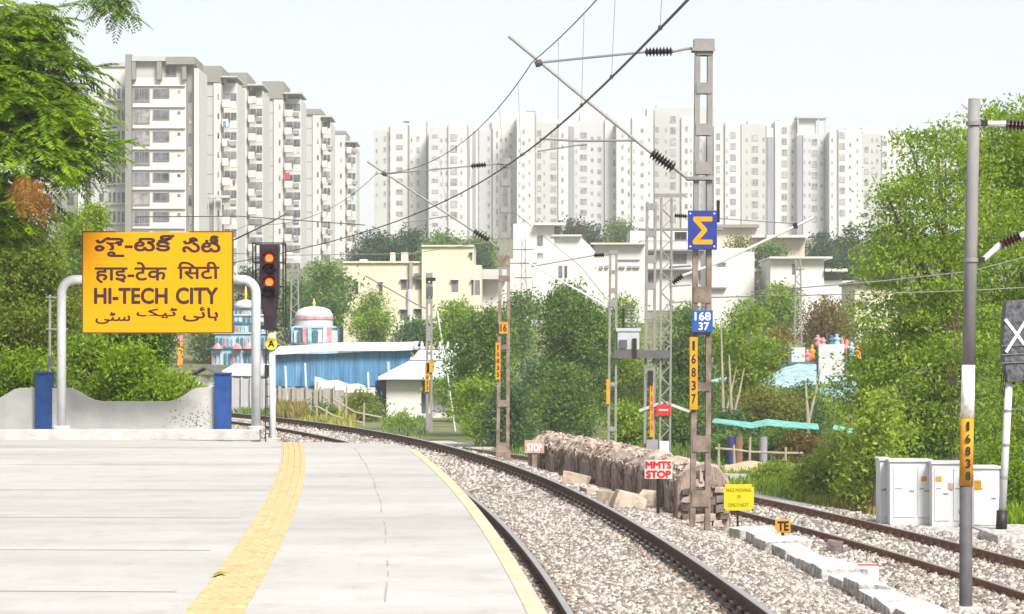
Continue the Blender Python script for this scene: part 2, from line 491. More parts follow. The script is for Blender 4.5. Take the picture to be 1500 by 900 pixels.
def land(X, Y):
    X = np.asarray(X, dtype=float); Y = np.asarray(Y, dtype=float)
    c1, c2 = cx1(Y), cx2(Y)
    d = X - c1
    gap = np.maximum(c2 - c1, 7.5)
    xp_z = np.where(d < -5, -0.95, 0)
    z = np.zeros_like(d)
    pts = [(-9, -1.0), (-4, -0.75), (-2.6, -0.55), (-1.75, -0.16), (1.75, -0.14), (2.4, -0.40), (4.0, -0.74), (4.5, -0.86)]
    z = np.interp(d, [p[0] for p in pts], [p[1] for p in pts])
    # from the shoulder down to the lower line, then level
    t = np.clip((d - 4.5) / np.maximum(gap - 2.2 - 4.5, 0.8), 0, 1)
    z = np.where(d > 4.5, -0.86 + (-1.57 + 0.86) * t, z)
    e = X - c2
    far = np.interp(e, [-2.2, 2.2, 3.2, 6, 14], [-1.57, -1.57, -1.72, -1.66, -1.2])
    z = np.where(e > -2.2, far, z)
    # beyond the bend of the line the ground lies low
    b = np.clip((Y - 108) / 25, 0, 1)
    z = z * (1 - b) + b * (-1.6)
    return z + far_rise(Y)

def zl(x, y): return float(land(np.array([x]), np.array([y]))[0])

# ground sheet
xs = np.concatenate([-np.geomspace(480, 32, 26), np.arange(-31, 31, 0.35), np.geomspace(32, 480, 26)])
ys = np.concatenate([np.arange(-15, 130, 0.7), np.geomspace(130.5, 1350, 60)])
XX, YY = np.meshgrid(xs, ys)
ZZ = land(XX, YY) - 0.035
nx, ny = len(xs), len(ys)
idx = np.arange(nx * ny).reshape(ny, nx)
quads = np.stack([idx[:-1, :-1], idx[:-1, 1:], idx[1:, 1:], idx[1:, :-1]], -1)
tag(np_mesh('ground', np.stack([XX, YY, ZZ], -1), quads, M['ground']), kind='structure')

def strip(name, offs, cfun, y0, y1, dy, lift, m):
    """a sheet of ballast that follows a track"""
    yy = np.arange(y0, y1, dy)
    X = cfun(yy)[:, None] + np.array(offs)[None, :]
    Y = np.repeat(yy[:, None], len(offs), 1)
    Z = land(X, Y) + lift
    i = np.arange(X.size).reshape(X.shape)
    q = np.stack([i[:-1, :-1], i[:-1, 1:], i[1:, 1:], i[1:, :-1]], -1)
    return tag(np_mesh(name, np.stack([X, Y, Z], -1), q, m), kind='structure')
strip('ballast_bed', np.arange(-2.7, 6.3, 0.3), cx1, -10, 112, 0.6, 0.0, M['ballast_bed'])
strip('ballast_bed', np.arange(-2.4, 4.6, 0.3), cx2, 8, 125, 0.6, 0.006, M['ballast_bed'])

# loose ballast stones: uncountable
def stones(name, label, n, ysamp, xfun, size, m, lift=0.0):
    Y = ysamp(n)
    X = xfun(Y, n)
    Z = land(X, Y) + lift
    base = np.array([(-1, -1, -1), (1, -1, -1), (1, 1, -1), (-1, 1, -1), (-1, -1, 1), (1, -1, 1), (1, 1, 1), (-1, 1, 1)], dtype=np.float32) * 0.5
    B = base[None] + RNG.uniform(-0.27, 0.27, (n, 8, 3))
    B *= (size * RNG.uniform(0.6, 1.25, (n, 1, 1))) * RNG.uniform(0.65, 1.2, (n, 1, 3))
    q = RNG.normal(size=(n, 4)); q /= np.linalg.norm(q, axis=1, keepdims=True)
    w, x, y, z = q.T
    R = np.stack([np.stack([1 - 2 * (y * y + z * z), 2 * (x * y - z * w), 2 * (x * z + y * w)], -1),
                  np.stack([2 * (x * y + z * w), 1 - 2 * (x * x + z * z), 2 * (y * z - x * w)], -1),
                  np.stack([2 * (x * z - y * w), 2 * (y * z + x * w), 1 - 2 * (x * x + y * y)], -1)], 1)
    V = np.einsum('nij,nkj->nki', R, B) + np.stack([X, Y, Z + size * 0.12], -1)[:, None, :]
    f = np.array([(0, 3, 2, 1), (4, 5, 6, 7), (0, 1, 5, 4), (1, 2, 6, 5), (2, 3, 7, 6), (3, 0, 4, 7)])
    F = f[None] + (np.arange(n) * 8)[:, None, None]
    dr = np.minimum(np.abs(np.abs(X - cx1(Y)) - .87), np.abs(np.abs(X - cx2(Y)) - .87))
    rusty = (RNG.random(n) < np.clip(.75 - dr * 2.0, .03, .6)).astype(np.int32)
    return tag(np_mesh(name, V, F, [m, M['rust_ballast']], midx=np.repeat(rusty, 6)), label, 'ballast', kind='stuff')
def ylin(a, b): return lambda n: a + (b - a) * RNG.random(n) ** 1.25
def off(c, a, b, rails=()):
    def f(Y, n):
        d = RNG.uniform(a, b, n)
        for r in rails:
            k = np.abs(d - r) < 0.09
            d = np.where(k, d + 0.18, d)
        return c(Y) + d
    return f
stones('ballast', 'grey crushed stone ballast between the near rails and beside them', 90000, ylin(20, 48), off(cx1, -1.75, 4.4, (-0.87, 0.87)), 0.052, M['ballast'])
stones('ballast', 'crushed stone ballast round the bend beyond the platform end', 34000, ylin(48, 100), off(cx1, -1.9, 4.2, (-0.87, 0.87)), 0.070, M['ballast'])
stones('ballast', 'crushed stone ballast round the rusty track on the right', 26000, ylin(30, 70), off(cx2, -3.6, 2.6, (-0.87, 0.87)), 0.075, M['ballast'])

# ------------------------------------------------------------------ rails
RAILP = [(-.07, -.165), (.07, -.165), (.07, -.15), (.012, -.125), (.012, -.045), (.036, -.035), (.036, -.004), (-.036, -.004), (-.036, -.035), (-.012, -.045), (-.012, -.125), (-.07, -.15)]
HEADP = [(-.034, -.004), (.034, -.004), (.030, 0.002), (-.030, 0.002)]
def offset_path(c, y0, y1, d, z, step=1.0):
    out = []
    for Y in np.arange(y0, y1, step):
        h = float(c(Y + .05) - c(Y - .05)) / 0.1
        n = math.hypot(1, h)
        out.append((float(c(Y)) + d / n, float(Y) - d * h / n, z))
    return out
def railway(label, c, y0, y1, z, cant, body, group):
    t = thing('railway_track', label, 'railway track', (float(c(40)), 40, z), group)
    for d, dz in ((-0.871, 0), (0.871, cant)):
        path = offset_path(c, y0, y1, d, z + dz)
        r = MB().sweep(RAILP, path).build('rail', body, t)
        MB().sweep(HEADP, path).build('rail_head', M['rail_top'], r)
    b, k = MB(), MB()
    for Y in np.arange(y0 + .3, y1 - 1, 0.62):
        h = float(c(Y + .05) - c(Y - .05)) / 0.1
        n = math.hypot(1, h)
        ux, uy = 1 / n, -h / n
        X = float(c(Y))
        p, q = Vector((X - 1.35 * ux, Y - 1.35 * uy, z - .275)), Vector((X + 1.35 * ux, Y + 1.35 * uy, z - .275 + cant * .2))
        b.bar(p, q, 0.22, 0.16)
        for d, dz in ((-0.871, 0), (0.871, cant)):
            for s in (-.085, .085):
                cx, cy = X + (d + s) * ux, Y + (d + s) * uy
                k.bar((cx, cy - .07, z + dz - .135), (cx, cy + .07, z + dz - .115), 0.05, 0.05)
    tag(b.build('sleeper', M['sleeper'], t), kind='stuff')
    tag(k.build('rail_clip', M['clip'], t), kind='stuff')
    return t
railway('curving railway track with dark rails beside the platform edge', cx1, 14, 113, 0.0, 0.10, M['rail'], None)
railway('rusty railway track on the right past the white cabinets', cx2, 22, 128, Z2, 0.04, M['rail_rust'], None)

# ------------------------------------------------------------------ platform
_pe = np.array([(0, .62), (17.1, .236), (24, -.09), (32, -.58), (40, -1.1), (45.5, -1.59)])
_pp = np.polyfit(_pe[:, 0], _pe[:, 1], 3)
def edge_x(Y): return np.polyval(_pp, Y)
PZ = 0.80
outline = [(float(edge_x(Y)), float(Y)) for Y in np.arange(-8, 46, 1.0)]
outline += [(-1.78, 47.0), (-2.02, 48.3), (-2.42, 49.1), (-3.2, 49.45), (-4.0, 49.6), (-9.9, 52.4), (-26, 52.4), (-26, -8)]
b = MB()
n = len(outline)
b.add([(x, y, PZ) for x, y in outline] + [(x, y, -0.9) for x, y in outline],
      [tuple(range(n)), tuple(range(2 * n - 1, n - 1, -1))] + [((i + 1) % n, i, i + n, (i + 1) % n + n) for i in range(n)])
tag(b.build('platform', M['platform']), kind='structure')
b = MB()                                    # dark joints across and along the slab
for Y, x0, x1 in ((46.6, -9, -3.0), (39.6, -16, -3.6), (32.4, -14, -2.9), (27.0, -12, -2.7), (22.6, -12, -2.5), (18.7, -11, -2.3), (15, -10, -2)):
    b.add([(x0, Y + .5, PZ + .004), (x1, Y, PZ + .004), (x1, Y + .016 + Y * .0006, PZ + .004), (x0, Y + .516 + Y * .0006, PZ + .004)], [(0, 1, 2, 3)])
tag(b.build('platform_joint', M['joint']), kind='structure')
b = MB()
P = [(float(edge_x(Y)) - 1.02 + .008 * math.sin(Y * 1.3), Y) for Y in np.arange(10, 47, .5)]
for (x0, y0), (x1, y1) in zip(P, P[1:]):
    if random.random() < .42: continue
    w = .003 + .003 * (math.sin(y0 * 2.1) > 0)
    b.add([(x0 - w, y0, PZ + .004), (x0 + w, y0, PZ + .004), (x1 + w, y1, PZ + .004), (x1 - w, y1, PZ + .004)], [(0, 1, 2, 3)])
tag(b.build('platform_joint', mat('faint_joint', (0.27, 0.26, 0.25), 0.9, 0.1, 4)), kind='structure')
b = MB()
P = [(float(edge_x(Y)), float(Y)) for Y in np.arange(-6, 46.3, .5)]
for (x0, y0), (x1, y1) in zip(P, P[1:]):
    b.add([(x0 - .13, y0, PZ + .004), (x0 - .012, y0, PZ + .004), (x1 - .012, y1, PZ + .004), (x1 - .13, y1, PZ + .004)], [(0, 1, 2, 3)])
tag(b.build('platform_edge_line', M['edge_paint']), kind='structure')
# ribbed tactile paving
_tx = np.polyfit([10, 17.1, 23.1, 32.2, 40, 47.1], [-1.62, -1.86, -2.16, -2.675, -3.2, -3.795], 3)
b = MB()
tp = [(float(np.polyval(_tx, Y)), float(Y), PZ) for Y in np.arange(6, 49.3, .3)]
b.sweep([(-.185, -.01), (.185, -.01), (.185, .006), (-.185, .006)], tp)
for u in (-.135, -.045, .045, .135):
    b.sweep([(u - .022, .006), (u + .022, .006), (u + .014, .016), (u - .014, .016)], tp)
tag(b.build('tactile_paving', M['tactile']), kind='structure')
b = MB()
for Y in np.arange(6.2, 49, .4):            # tile joints
    x = float(np.polyval(_tx, Y)); h = float(np.polyval(np.polyder(_tx), Y)); nn = math.hypot(1, h)
    u = Vector((1 / nn, -h / nn, 0)) * .185; d = Vector((h / nn, 1 / nn, 0)) * .006
    c = Vector((x, Y, PZ + .010))
    b.add([c - u - d, c + u - d, c + u + d, c - u + d], [(0, 1, 2, 3)])
tag(b.build('tactile_paving_joint', mat('ochre_joint', (0.40, 0.26, 0.10), 0.9, 0.1, 5)), kind='structure')

p_ = at(321, 845, 6600 / 330); lf_ = MB()
lf_.add([(p_.x - .05, p_.y - .1, PZ + .018), (p_.x + .01, p_.y - .16, PZ + .03), (p_.x + .06, p_.y + .05, PZ + .022), (p_.x - .01, p_.y + .1, PZ + .035)], [(0, 1, 2, 3)])
tag(lf_.build('fallen_leaf', mat('dry_leaf', (0.22, 0.19, 0.03), .8, .2, 20), loc=tuple(p_)), 'single small olive leaf lying on the yellow tactile strip', 'leaf')

# ------------------------------------------------------------------ end of the platform: kerb, low wall, pillars, name board
b = MB()
b.box(-14, wx(381, 51.2), 51.0, 51.45, PZ - .02, 0.985)
tag(b.build('end_kerb', M['whitewash'], loc=(-8, 51.2, PZ), bevel=.02), 'low whitewashed kerb across the end of the platform', 'kerb')
YW = 53.0
def wallpoly(pts): return [(wx(x, YW), wz(y, YW)) for x, y in pts]
b = MB()
b.prism(wallpoly([(-60, 650), (-60, 572), (-42, 569), (-30, 571), (-15, 580), (-2, 584), (8, 578), (22, 570), (30, 568.5), (54, 568.5), (54, 650)]), YW, YW + .16)
tag(b.build('end_wall', M['wall_paint'], loc=(wx(20, YW), YW, PZ), bevel=.012), 'grey white low wall left of the taller blue pillar, its top curved', 'wall')
b = MB()
b.prism(wallpoly([(76, 650), (76, 568.5), (101, 568.5), (112, 572), (126, 581), (138, 586), (152, 588.3), (246, 588.3), (258, 586), (268, 580), (278, 573), (288, 568.5), (316, 567), (316, 650)]), YW, YW + .16)
w_ = b.build('end_wall', M['wall_paint'], loc=(wx(200, YW), YW, PZ), bevel=.012)
tag(w_, 'low wall with scooped top and black stains between the blue pillars', 'wall')
st = MB()
for i in range(150):                            # peeled, mouldy patches low on the right of the wall
    px = random.gauss(283, 20); py = 626 - abs(random.gauss(0, 16))
    if 222 < px < 312 and py > 576:
        r = random.uniform(.004, .016)
        k = random.randint(4, 6)
        c = (wx(px, YW), wz(py, YW))
        st.add([(c[0] + r * random.uniform(.6, 1.8) * math.cos(t * 2 * PI / k), YW - .004, c[1] + r * random.uniform(.6, 1.8) * math.sin(t * 2 * PI / k)) for t in range(k)], [tuple(range(k))])
tag(st.build('stain', mat('mould_stain', (0.36, 0.345, 0.33), 0.9, 0.3, 20), w_), kind='stuff')
def pillar(label, x0, x1, y0, y1, side):
    t = thing('blue_pillar', label, 'pillar', (wx((x0 + x1) / 2, YW), YW, PZ), 'blue pillars of the platform end wall')
    MB().box(wx(x0, YW), wx(x1, YW), YW - .14, YW + .3, wz(y1, YW), wz(y0 + 3, YW)).build('shaft', M['blue_paint'], t, bevel=.01)
    MB().box(wx(x0 - .7, YW), wx(x1 + .7, YW), YW - .17, YW + .33, wz(y0 + 3, YW), wz(y0, YW)).build('capstone', M['blue_paint'], t, bevel=.008)
    q = .04
    e = MB()
    if side < 0: e.box(wx(x0, YW) - q, wx(x0, YW) - .002, YW - .06, YW + .2, wz(y1, YW), wz(568, YW))
    else: e.box(wx(x0, YW) - q, wx(x0, YW) - .002, YW - .05, YW + .2, wz(y1, YW), wz(566, YW))
    e.build('white_edge', M['white_paint'], t)
pillar('blue square pillar beside the white pipe post at the left', 53, 76, 545, 632, -1)
pillar('blue square pillar at the end of the stained wall near the rails', 315, 337, 546, 634, 1)

YB = 51.25
t = thing('station_name_board', 'yellow station name board in four scripts on a white pipe frame', 'station sign', (wx(232, YB), YB, PZ))
x0, x1, z0, z1 = wx(122, YB), wx(340, YB), wz(487, YB), wz(340.5, YB)
bd = MB().box(x0, x1, YB - .03, YB + .03, z0, z1).build('sign_panel', M['sign_yellow'], t, bevel=.004)
fr = MB()
fr.box(x0 - .022, x0 - .001, YB - .036, YB + .036, z0 - .02, z1 + .022)
fr.box(x1 + .001, x1 + .026, YB - .036, YB + .036, z0 - .02, z1 + .022)
fr.box(x0, x1, YB - .036, YB + .036, z0 - .02, z0 - .001)
fr.box(x0, wx(170, YB), YB - .036, YB + .036, z1 + .001, z1 + .022)
fr.box(wx(278, YB), x1, YB - .036, YB + .036, z1 + .001, z1 + .022)
fr.build('sign_frame', mat('sign_edge_brown', (0.12, 0.055, 0.015), 0.6, 0.15, 6), t)
def lx(px): return wx(px, YB)
def lz(py): return wz(py, YB)
lettering(t, [
    ('హై-టెక్', lx(139), lx(256), lz(377), lz(344.5), .034),
    ('సిటీ', lx(267), lx(323.5), lz(370.5), lz(345), .034),
    ('हाइ-टेक', lx(139), lx(245), lz(415.5), lz(384), .03),
    ('िसटी', lx(260), lx(322), lz(409.5), lz(383.5), .03),
    ('HI-TECH', lx(138), lx(246), lz(446), lz(421.5), .045),
    ('CITY', lx(257.5), lx(320), lz(446.3), lz(421), .045),
    ('\ufbfd\ufb69\ufeb3', lx(140), lx(191.5), lz(475), lz(457), .03),
    ('\ufb8f\ufbff\ufb68', lx(200), lx(260), lz(466.5), lz(451), .03),
    ('\ufbfd\ufe8b\ufe8e\ufba8', lx(268), lx(320), lz(471.5), lz(450), .03)], M['letter_dark'], YB - .03)
fp = MB()
for x, s in ((90, 1), (375, -1)):
    X = lx(x); zt = lz(410)
    path = [(X, YB, PZ - .1), (X, YB, zt - .26)]
    for k in range(1, 8):
        a = k / 8 * PI / 2
        path.append((X + s * .26 * (1 - math.cos(a)), YB, zt - .26 + .26 * math.sin(a)))
    path += [(X + s * .26, YB, zt), (x0 - .02 if s > 0 else x1 + .03, YB, zt)]
    MB().tube(path, .088, 14).build('post', M['white_paint'], t, smooth=True)
    MB().lathe([(.17, 0), (.17, .05), (.12, .07)], (X, YB, .985), 14).build('post_footing', M['whitewash'], t)

# slim white pipe with three arms behind the pillar
YP = 53.6
t = thing('pipe_ladder', 'slim white pipe with three short arms rising behind the blue pillar', 'pipe', (wx(73, YP), YP, PZ))
MB().tube([(wx(73, YP), YP, PZ - .3), (wx(73, YP), YP, wz(432, YP))], .024, 8).build('pipe', M['white_paint'], t)
for y in (436, 482.5, 538.5):
    MB().tube([(wx(68 if y < 500 else 73, YP), YP - .04, wz(y, YP)), (wx(100, YP), YP - .04, wz(y, YP))], .014, 6).build('arm', M['white_paint'], t)
MB().box(wx(71, YP), wx(78, YP), YP - .09, YP - .03, wz(535, YP), wz(522, YP)).build('clamp', M['galv'], t)

# colour light signal at the platform end
YS = 52.2
t = thing('railway_signal', 'black railway signal showing two red lights on a white post', 'signal', (wx(398, YS), YS, PZ))
sx = lambda p: wx(p, YS)
sz = lambda p: wz(p, YS)
MB().tube([(sx(400), YS, .0), (sx(398.5), YS, sz(512))], .062, 14).build('post', M['white_paint'], t, smooth=True)
MB().tube([(sx(398.5), YS, sz(512)), (sx(397.5), YS, sz(484))], .078, 14).build('post_sleeve', mat('cream_sleeve', (0.72, 0.66, 0.36), 0.5, 0.1, 8), t, smooth=True)
p = MB().lathe([(.115, -.006), (.115, .006)], (sx(398), YS - .1, sz(504)), 20, axis=(0, -1, 0)).build('letter_plate', mat('plate_yellow', (0.80, 0.58, 0.06), 0.5, 0.05, 5), t)
lettering(t, [('A', sx(393), sx(403), sz(509), sz(499), .04)], M['black'], YS - .108)
hd = MB()
hd.box(sx(381), sx(409), YS - .16, YS + .16, sz(434), sz(358))
hd.prism([(sx(383), sz(434)), (sx(408), sz(434)), (sx(405), sz(462)), (sx(404), sz(484)), (sx(388), sz(484)), (sx(387), sz(462))], YS - .14, YS + .14)
hd.build('signal_head', M['purple_black'], t, bevel=.02)
for y, m in ((379, glow('red_lamp', (1.0, 0.10, 0.02), 1.9)), (397, M['black']), (414, glow('red_lamp_low', (1.0, 0.10, 0.02), 1.9)), (430, M['black'])):
    c = (sx(395.5), YS - .165, sz(y))
    h = MB()
    for k in range(15):                         # hood over the lens
        a0, a1 = PI * k / 15 - .2, PI * (k + 1) / 15 - .2
        p0 = [(c[0] + r * math.cos(a), yy, c[2] + r * math.sin(a)) for a in (a0, a1) for r, yy in ((.125, YS - .16), (.135, YS - .34))]
        h.add(p0, [(0, 2, 3, 1)])
    h.build('lens_hood', M['purple_black'], t)
    MB().lathe([(.075, 0), (.07, .02), (.04, .035)], c, 18, axis=(0, -1, 0)).build('lens', m, t, smooth=True)
    if m is not M['black']: MB().lathe([(.118, 0), (.118, .006)], (c[0], c[1] + .004, c[2]), 18, axis=(0, -1, 0)).build('lens_ring', mat('red_bezel', (0.30, 0.02, 0.01), 0.5, 0.1, 5), t)
cg = MB()
for x in (373, 417):
    for yy in (-.32, .3):
        cg.bar((sx(x), YS + yy, sz(480)), (sx(x - .5), YS + yy, sz(357)), .025)
for y in (357, 385, 420, 452, 478):
    for yy in (-.32, .3): cg.bar((sx(373), YS + yy, sz(y)), (sx(417), YS + yy, sz(y)), .018)
    for x in (373, 417): cg.bar((sx(x), YS - .32, sz(y)), (sx(x), YS + .3, sz(y)), .018)
cg.bar((sx(380), YS - .3, sz(480)), (sx(411), YS - .3, sz(484)), .05)
cg.build('guard_cage', M['black'], t)
ld = MB()
for x in (385, 391): ld.bar((sx(x), YS + .45, -.2), (sx(x + 3), YS + .3, sz(482)), .022)
for k in range(14):
    z = -.1 + k * .24
    ld.bar((sx(385), YS + .44, z), (sx(391.5), YS + .44, z), .018)
ld.build('ladder', M['dark_post'], t)
MB().box(sx(386), sx(392), YS + .2, YS + .32, sz(552), sz(535)).build('junction_box', M['dark_post'], t)
MB().box(sx(391), sx(408), YS - .16, YS + .16, -.3, sz(642)).build('footing', M['whitewash'], t, bevel=.01)

# ------------------------------------------------------------------ overhead line: masts, brackets, insulators
def insulator(p, q, r, m, parent, n=7, name='insulator'):
    p, q = Vector(p), Vector(q)
    Ln = (q - p).length
    prof = [(r * .35, 0)]
    for k in range(n):
        a = Ln * (k + .12) / n; c = Ln * (k + .5) / n; d = Ln * (k + .88) / n
        prof += [(r * .42, a), (r, c), (r * .95, c + Ln * .05 / n), (r * .42, d)]
    prof += [(r * .35, Ln)]
    return MB().lathe(prof, p, 12, axis=(q - p)).build(name, m, parent, smooth=False)

def batten_mast(t, xa, xb, Y, ytop, zb, battens, lean=0, wl=.085, rust_from=None, mat_up='galv', xb_top=None, xa_top=None):
    """two channel legs tied by batten plates; xa and xb are leg centres in the picture plane at Y"""
    zt = wz(ytop, Y)
    zr = wz(rust_from, Y) if rust_from else None
    for x, xt in ((xa, xa_top or xa), (xb, xb_top or xb)):
        b = MB()
        X, XT = wx(x, Y), wx(xt, Y)
        for dy in (-.085, .085):
            f = .018
            def seg(za, zb_, k):
                fa = (za - zb) / (zt - zb); fb = (zb_ - zb) / (zt - zb)
                b.use(k).bar((X + (XT - X) * fa, Y + dy, za), (X + (XT - X) * fb, Y + dy, zb_), wl, .02)
            if zr: seg(zb, zr, 1); seg(zr, zt, 0)
            else: seg(zb, zt, 0)
        for z in np.arange(zb + .3, zt, 1.0): pass
        b.use(1 if zr else 0)
        s = 1 if x == xa else -1
        fz = (zt - zb)
        b.bar((X - s * wl * .42, Y, zb), (XT - s * wl * .42, Y, zt), .014, .16)
        b.build('leg', [M[mat_up], M['rust_mast']], t)
    for y0, y1 in battens:
        z0, z1 = wz(y1, Y), wz(y0, Y)
        f = ((z0 + z1) / 2 - zb) / (zt - zb)
        A = wx(xa, Y) + (wx(xa_top or xa, Y) - wx(xa, Y)) * f
        B = wx(xb, Y) + (wx(xb_top or xb, Y) - wx(xb, Y)) * f
        m = M['rust_mast'] if zr and z0 < zr + 1.2 else M[mat_up]
        for yy in (-.105, .105): MB().box(A - .02, B + .02, Y + yy - .007, Y + yy + .007, z0, z1).build('batten', m, t)

def digits(t, body, px, Y, y0, y1, m, wpx=5.2, dy=.15):
    """one numeral under another"""
    n = len(body); h = (y1 - y0) / n
    lettering(t, [(ch, wx(px - wpx / 2 * (0.55 if ch == '1' else 1), Y), wx(px + wpx / 2 * (0.55 if ch == '1' else 1), Y), wz(y0 + h * (i + .86), Y), wz(y0 + h * (i + .14), Y), .03) for i, ch in enumerate(body)], m, Y - dy, name='numerals')

def clampband(t, X0, X1, Y, z, d=.16):
    for yy in (-d, d - .03): MB().box(X0 - .05, X1 + .05, Y + yy, Y + yy + .03, z - .025, z + .025).build('clamp', M['galv'], t)

# mast with the sigma board
Y = 44.0
z1 = zl(wx(1027, Y), Y)
t = thing('overhead_mast', 'tall batten mast carrying the blue board with an orange sigma', 'mast', (wx(1027, Y), Y, z1))
batten_mast(t, 1014, 1036, Y, 62, z1 - .2, [(72, 82), (122, 138), (182, 199), (238, 256), (420, 444), (482, 491), (560, 573), (638, 662), (718, 742)], rust_from=372, xa_top=1022, xb_top=1040)
MB().box(wx(1016, Y), wx(1046, Y), Y - .13, Y + .13, wz(72, Y), wz(58, Y)).build('head_cap', M['galv'], t)
s = MB().box(wx(1006.5, Y), wx(1049, Y), Y - .20, Y - .175, wz(367, Y), wz(309.5, Y)).build('sigma_board', M['sign_blue'], t, bevel=.006)
lettering(s, [('Σ', wx(1013.5, Y), wx(1042.5, Y), wz(359, Y), wz(318.5, Y), .035)], M['sigma'], Y - .20, name='emblem')
bl = MB()
for x, y in ((1010, 314), (1045, 314), (1010, 362), (1045, 362)):
    bl.lathe([(.014, 0), (.014, .012)], (wx(x, Y), Y - .202, wz(y, Y)), 10, axis=(0, -1, 0))
bl.build('bolt', M['white_letter'], s)
s = MB().box(wx(1013, Y), wx(1043, Y), Y - .18, Y - .16, wz(487, Y), wz(455, Y)).build('kilometre_plate', M['plate_blue'], t, bevel=.004)
lettering(s, [('168', wx(1016.5, Y), wx(1040, Y), wz(470, Y), wz(457.5, Y), .03), ('37', wx(1022, Y), wx(1037.5, Y), wz(484, Y), wz(472.5, Y), .03)], M['white_letter'], Y - .18)
s = MB().box(wx(1009.5, Y), wx(1021, Y), Y - .150, Y - .13, wz(600, Y), wz(494, Y)).build('number_band', M['band'], t)
digits(s, '16837', 1015.2, Y, 497, 594, M['black'], 6.5)
clampband(t, wx(1018, Y), wx(1042, Y), Y, wz(74, Y))
clampband(t, wx(1010, Y), wx(1040, Y), Y, wz(262, Y))
a = at
MB().tube([a(1014, 71, Y), a(1004, 72, Y), a(985, 76, Y)], .022, 8).build('tie_end', M['galv'], t)
insulator(a(985, 75.5, Y), a(945, 76.5, Y), .085, M['dark_porcelain'], t, 8)
MB().tube([a(945, 76.5, Y), a(868, 84, Y), a(790, 92, Y)], .020, 6).build('top_tie', M['wire_light'], t)
MB().tube([a(1008, 262, Y), a(985, 244, Y)], [.03, .035], 8).build('bracket_shoe', M['galv'], t)
insulator(a(987, 247, Y), a(954, 224, Y), .105, M['dark_porcelain'], t, 8)
MB().tube([a(956, 226, Y), a(850, 140, Y), a(745, 53, Y)], .026, 8).build('bracket_tube', M['galv'], t)
MB().tube([a(930, 206, Y), a(850, 207, Y), a(790, 203.5, Y)], .018, 6).build('registration_tube', M['wire_light'], t)
MB().tube([a(860, 212, Y), a(845, 213, Y), a(787, 222, Y)], .012, 6).build('steady_arm', M['wire_light'], t)
MB().lathe([(.05, -.06), (.06, 0), (.05, .06)], a(789, 93, Y), 10, axis=(1, 0, .4)).build('messenger_clamp', M['wire'], t)
MB().box(wx(1050, Y), wx(1054, Y), Y - .05, Y + .05, wz(326, Y), wz(294, Y)).build('lightning_rod', M['black'], t)

# second mast on the bend
Y = 72.6
z1 = zl(wx(735, Y), Y)
t = thing('overhead_mast', 'rusty batten mast with small yellow number band by the curving rail', 'mast', (wx(735, Y), Y, z1))
batten_mast(t, 729, 743.5, Y, 232, z1 - .2, [(243, 246), (262, 273), (303, 312), (340, 350), (375, 390), (404, 412), (505, 512), (586, 596), (648, 664)], rust_from=440, xa_top=735, xb_top=746, wl=.09)
MB().box(wx(732, Y), wx(748, Y), Y - .13, Y + .13, wz(241, Y), wz(232, Y)).build('head_cap', M['galv'], t)
MB().box(wx(726, Y), wx(748, Y), Y - .2, Y + .2, z1 - .3, wz(660, Y)).build('footing', M['rust_mast'], t, bevel=.02)
s = MB().box(wx(731.5, Y), wx(744, Y), Y - .16, Y - .14, wz(489, Y), wz(472, Y)).build('number_plate', M['band'], t)
lettering(s, [('16', wx(733, Y), wx(742.5, Y), wz(486, Y), wz(475, Y), .03)], M['letter_dark'], Y - .16)
s = MB().box(wx(726, Y), wx(733, Y), Y - .16, Y - .14, wz(556, Y), wz(502, Y)).build('number_band', M['band'], t)
digits(s, '16835', 729.5, Y, 504, 554, M['letter_dark'], 4, .16)
MB().tube([a(735, 240, Y), a(712, 242, Y)], .022, 6).build('tie_end', M['galv'], t)
insulator(a(712, 241.5, Y), a(690, 243.5, Y), .085, M['dark_porcelain'], t, 6)
MB().tube([a(690, 243.5, Y), a(565, 255, Y)], .020, 6).build('top_tie', M['wire_light'], t)
MB().tube([a(733, 368, Y), a(716, 352, Y)], .03, 6).build('bracket_shoe', M['galv'], t)
insulator(a(716, 352, Y), a(694, 338.5, Y), .10, M['dark_porcelain'], t, 6)
MB().tube([a(696, 340, Y), a(538, 237, Y)], .026, 8).build('bracket_tube', M['galv'], t)
MB().tube([a(660, 316, Y), a(590, 327, Y)], .016, 6).build('registration_tube', M['wire_light'], t)
MB().lathe([(.05, -.08), (.06, 0), (.05, .08)], a(563, 255, Y), 10, axis=(1, 0, -.5)).build('messenger_clamp', M['wire'], t)

# third mast before the white house
Y = 139.0
z1 = zl(wx(630, Y), Y)
t = thing('overhead_mast', 'grey mast with amber band in front of the white house', 'mast', (wx(630, Y), Y, z1))
batten_mast(t, 625.5, 632, Y, 400, wz(636, Y), [(400, 408), (414, 420), (436, 445), (478, 500), (515, 520), (540, 552), (606, 634)], wl=.11)
s = MB().box(wx(622.8, Y), wx(629, Y), Y - .2, Y - .17, wz(574, Y), wz(532, Y)).build('number_band', M['band'], t)
digits(s, '16833', 626, Y, 533, 573, M['letter_dark'], 3, .2)
MB().box(wx(625, Y), wx(636, Y), Y - .2, Y + .2, wz(546, Y), wz(530, Y)).build('number_plate', M['band'], t)
MB().tube([a(624, 452, Y), a(610, 446, Y), a(535, 404, Y)], .035, 6).build('bracket_tube', M['wire_light'], t)
MB().tube([a(640, 455, Y), a(655, 545, Y), a(668, 640, Y)], .04, 6).build('guy_rod', M['white_paint'], t)
MB().box(wx(624, Y), wx(638, Y), Y - .25, Y + .25, wz(412, Y), wz(407, Y)).build('cross_piece', M['black'], t)
MB().box(wx(626, Y), wx(634, Y), Y - .2, Y + .2, wz(435, Y), wz(420, Y)).build('switch_box', M['dark_post'], t)

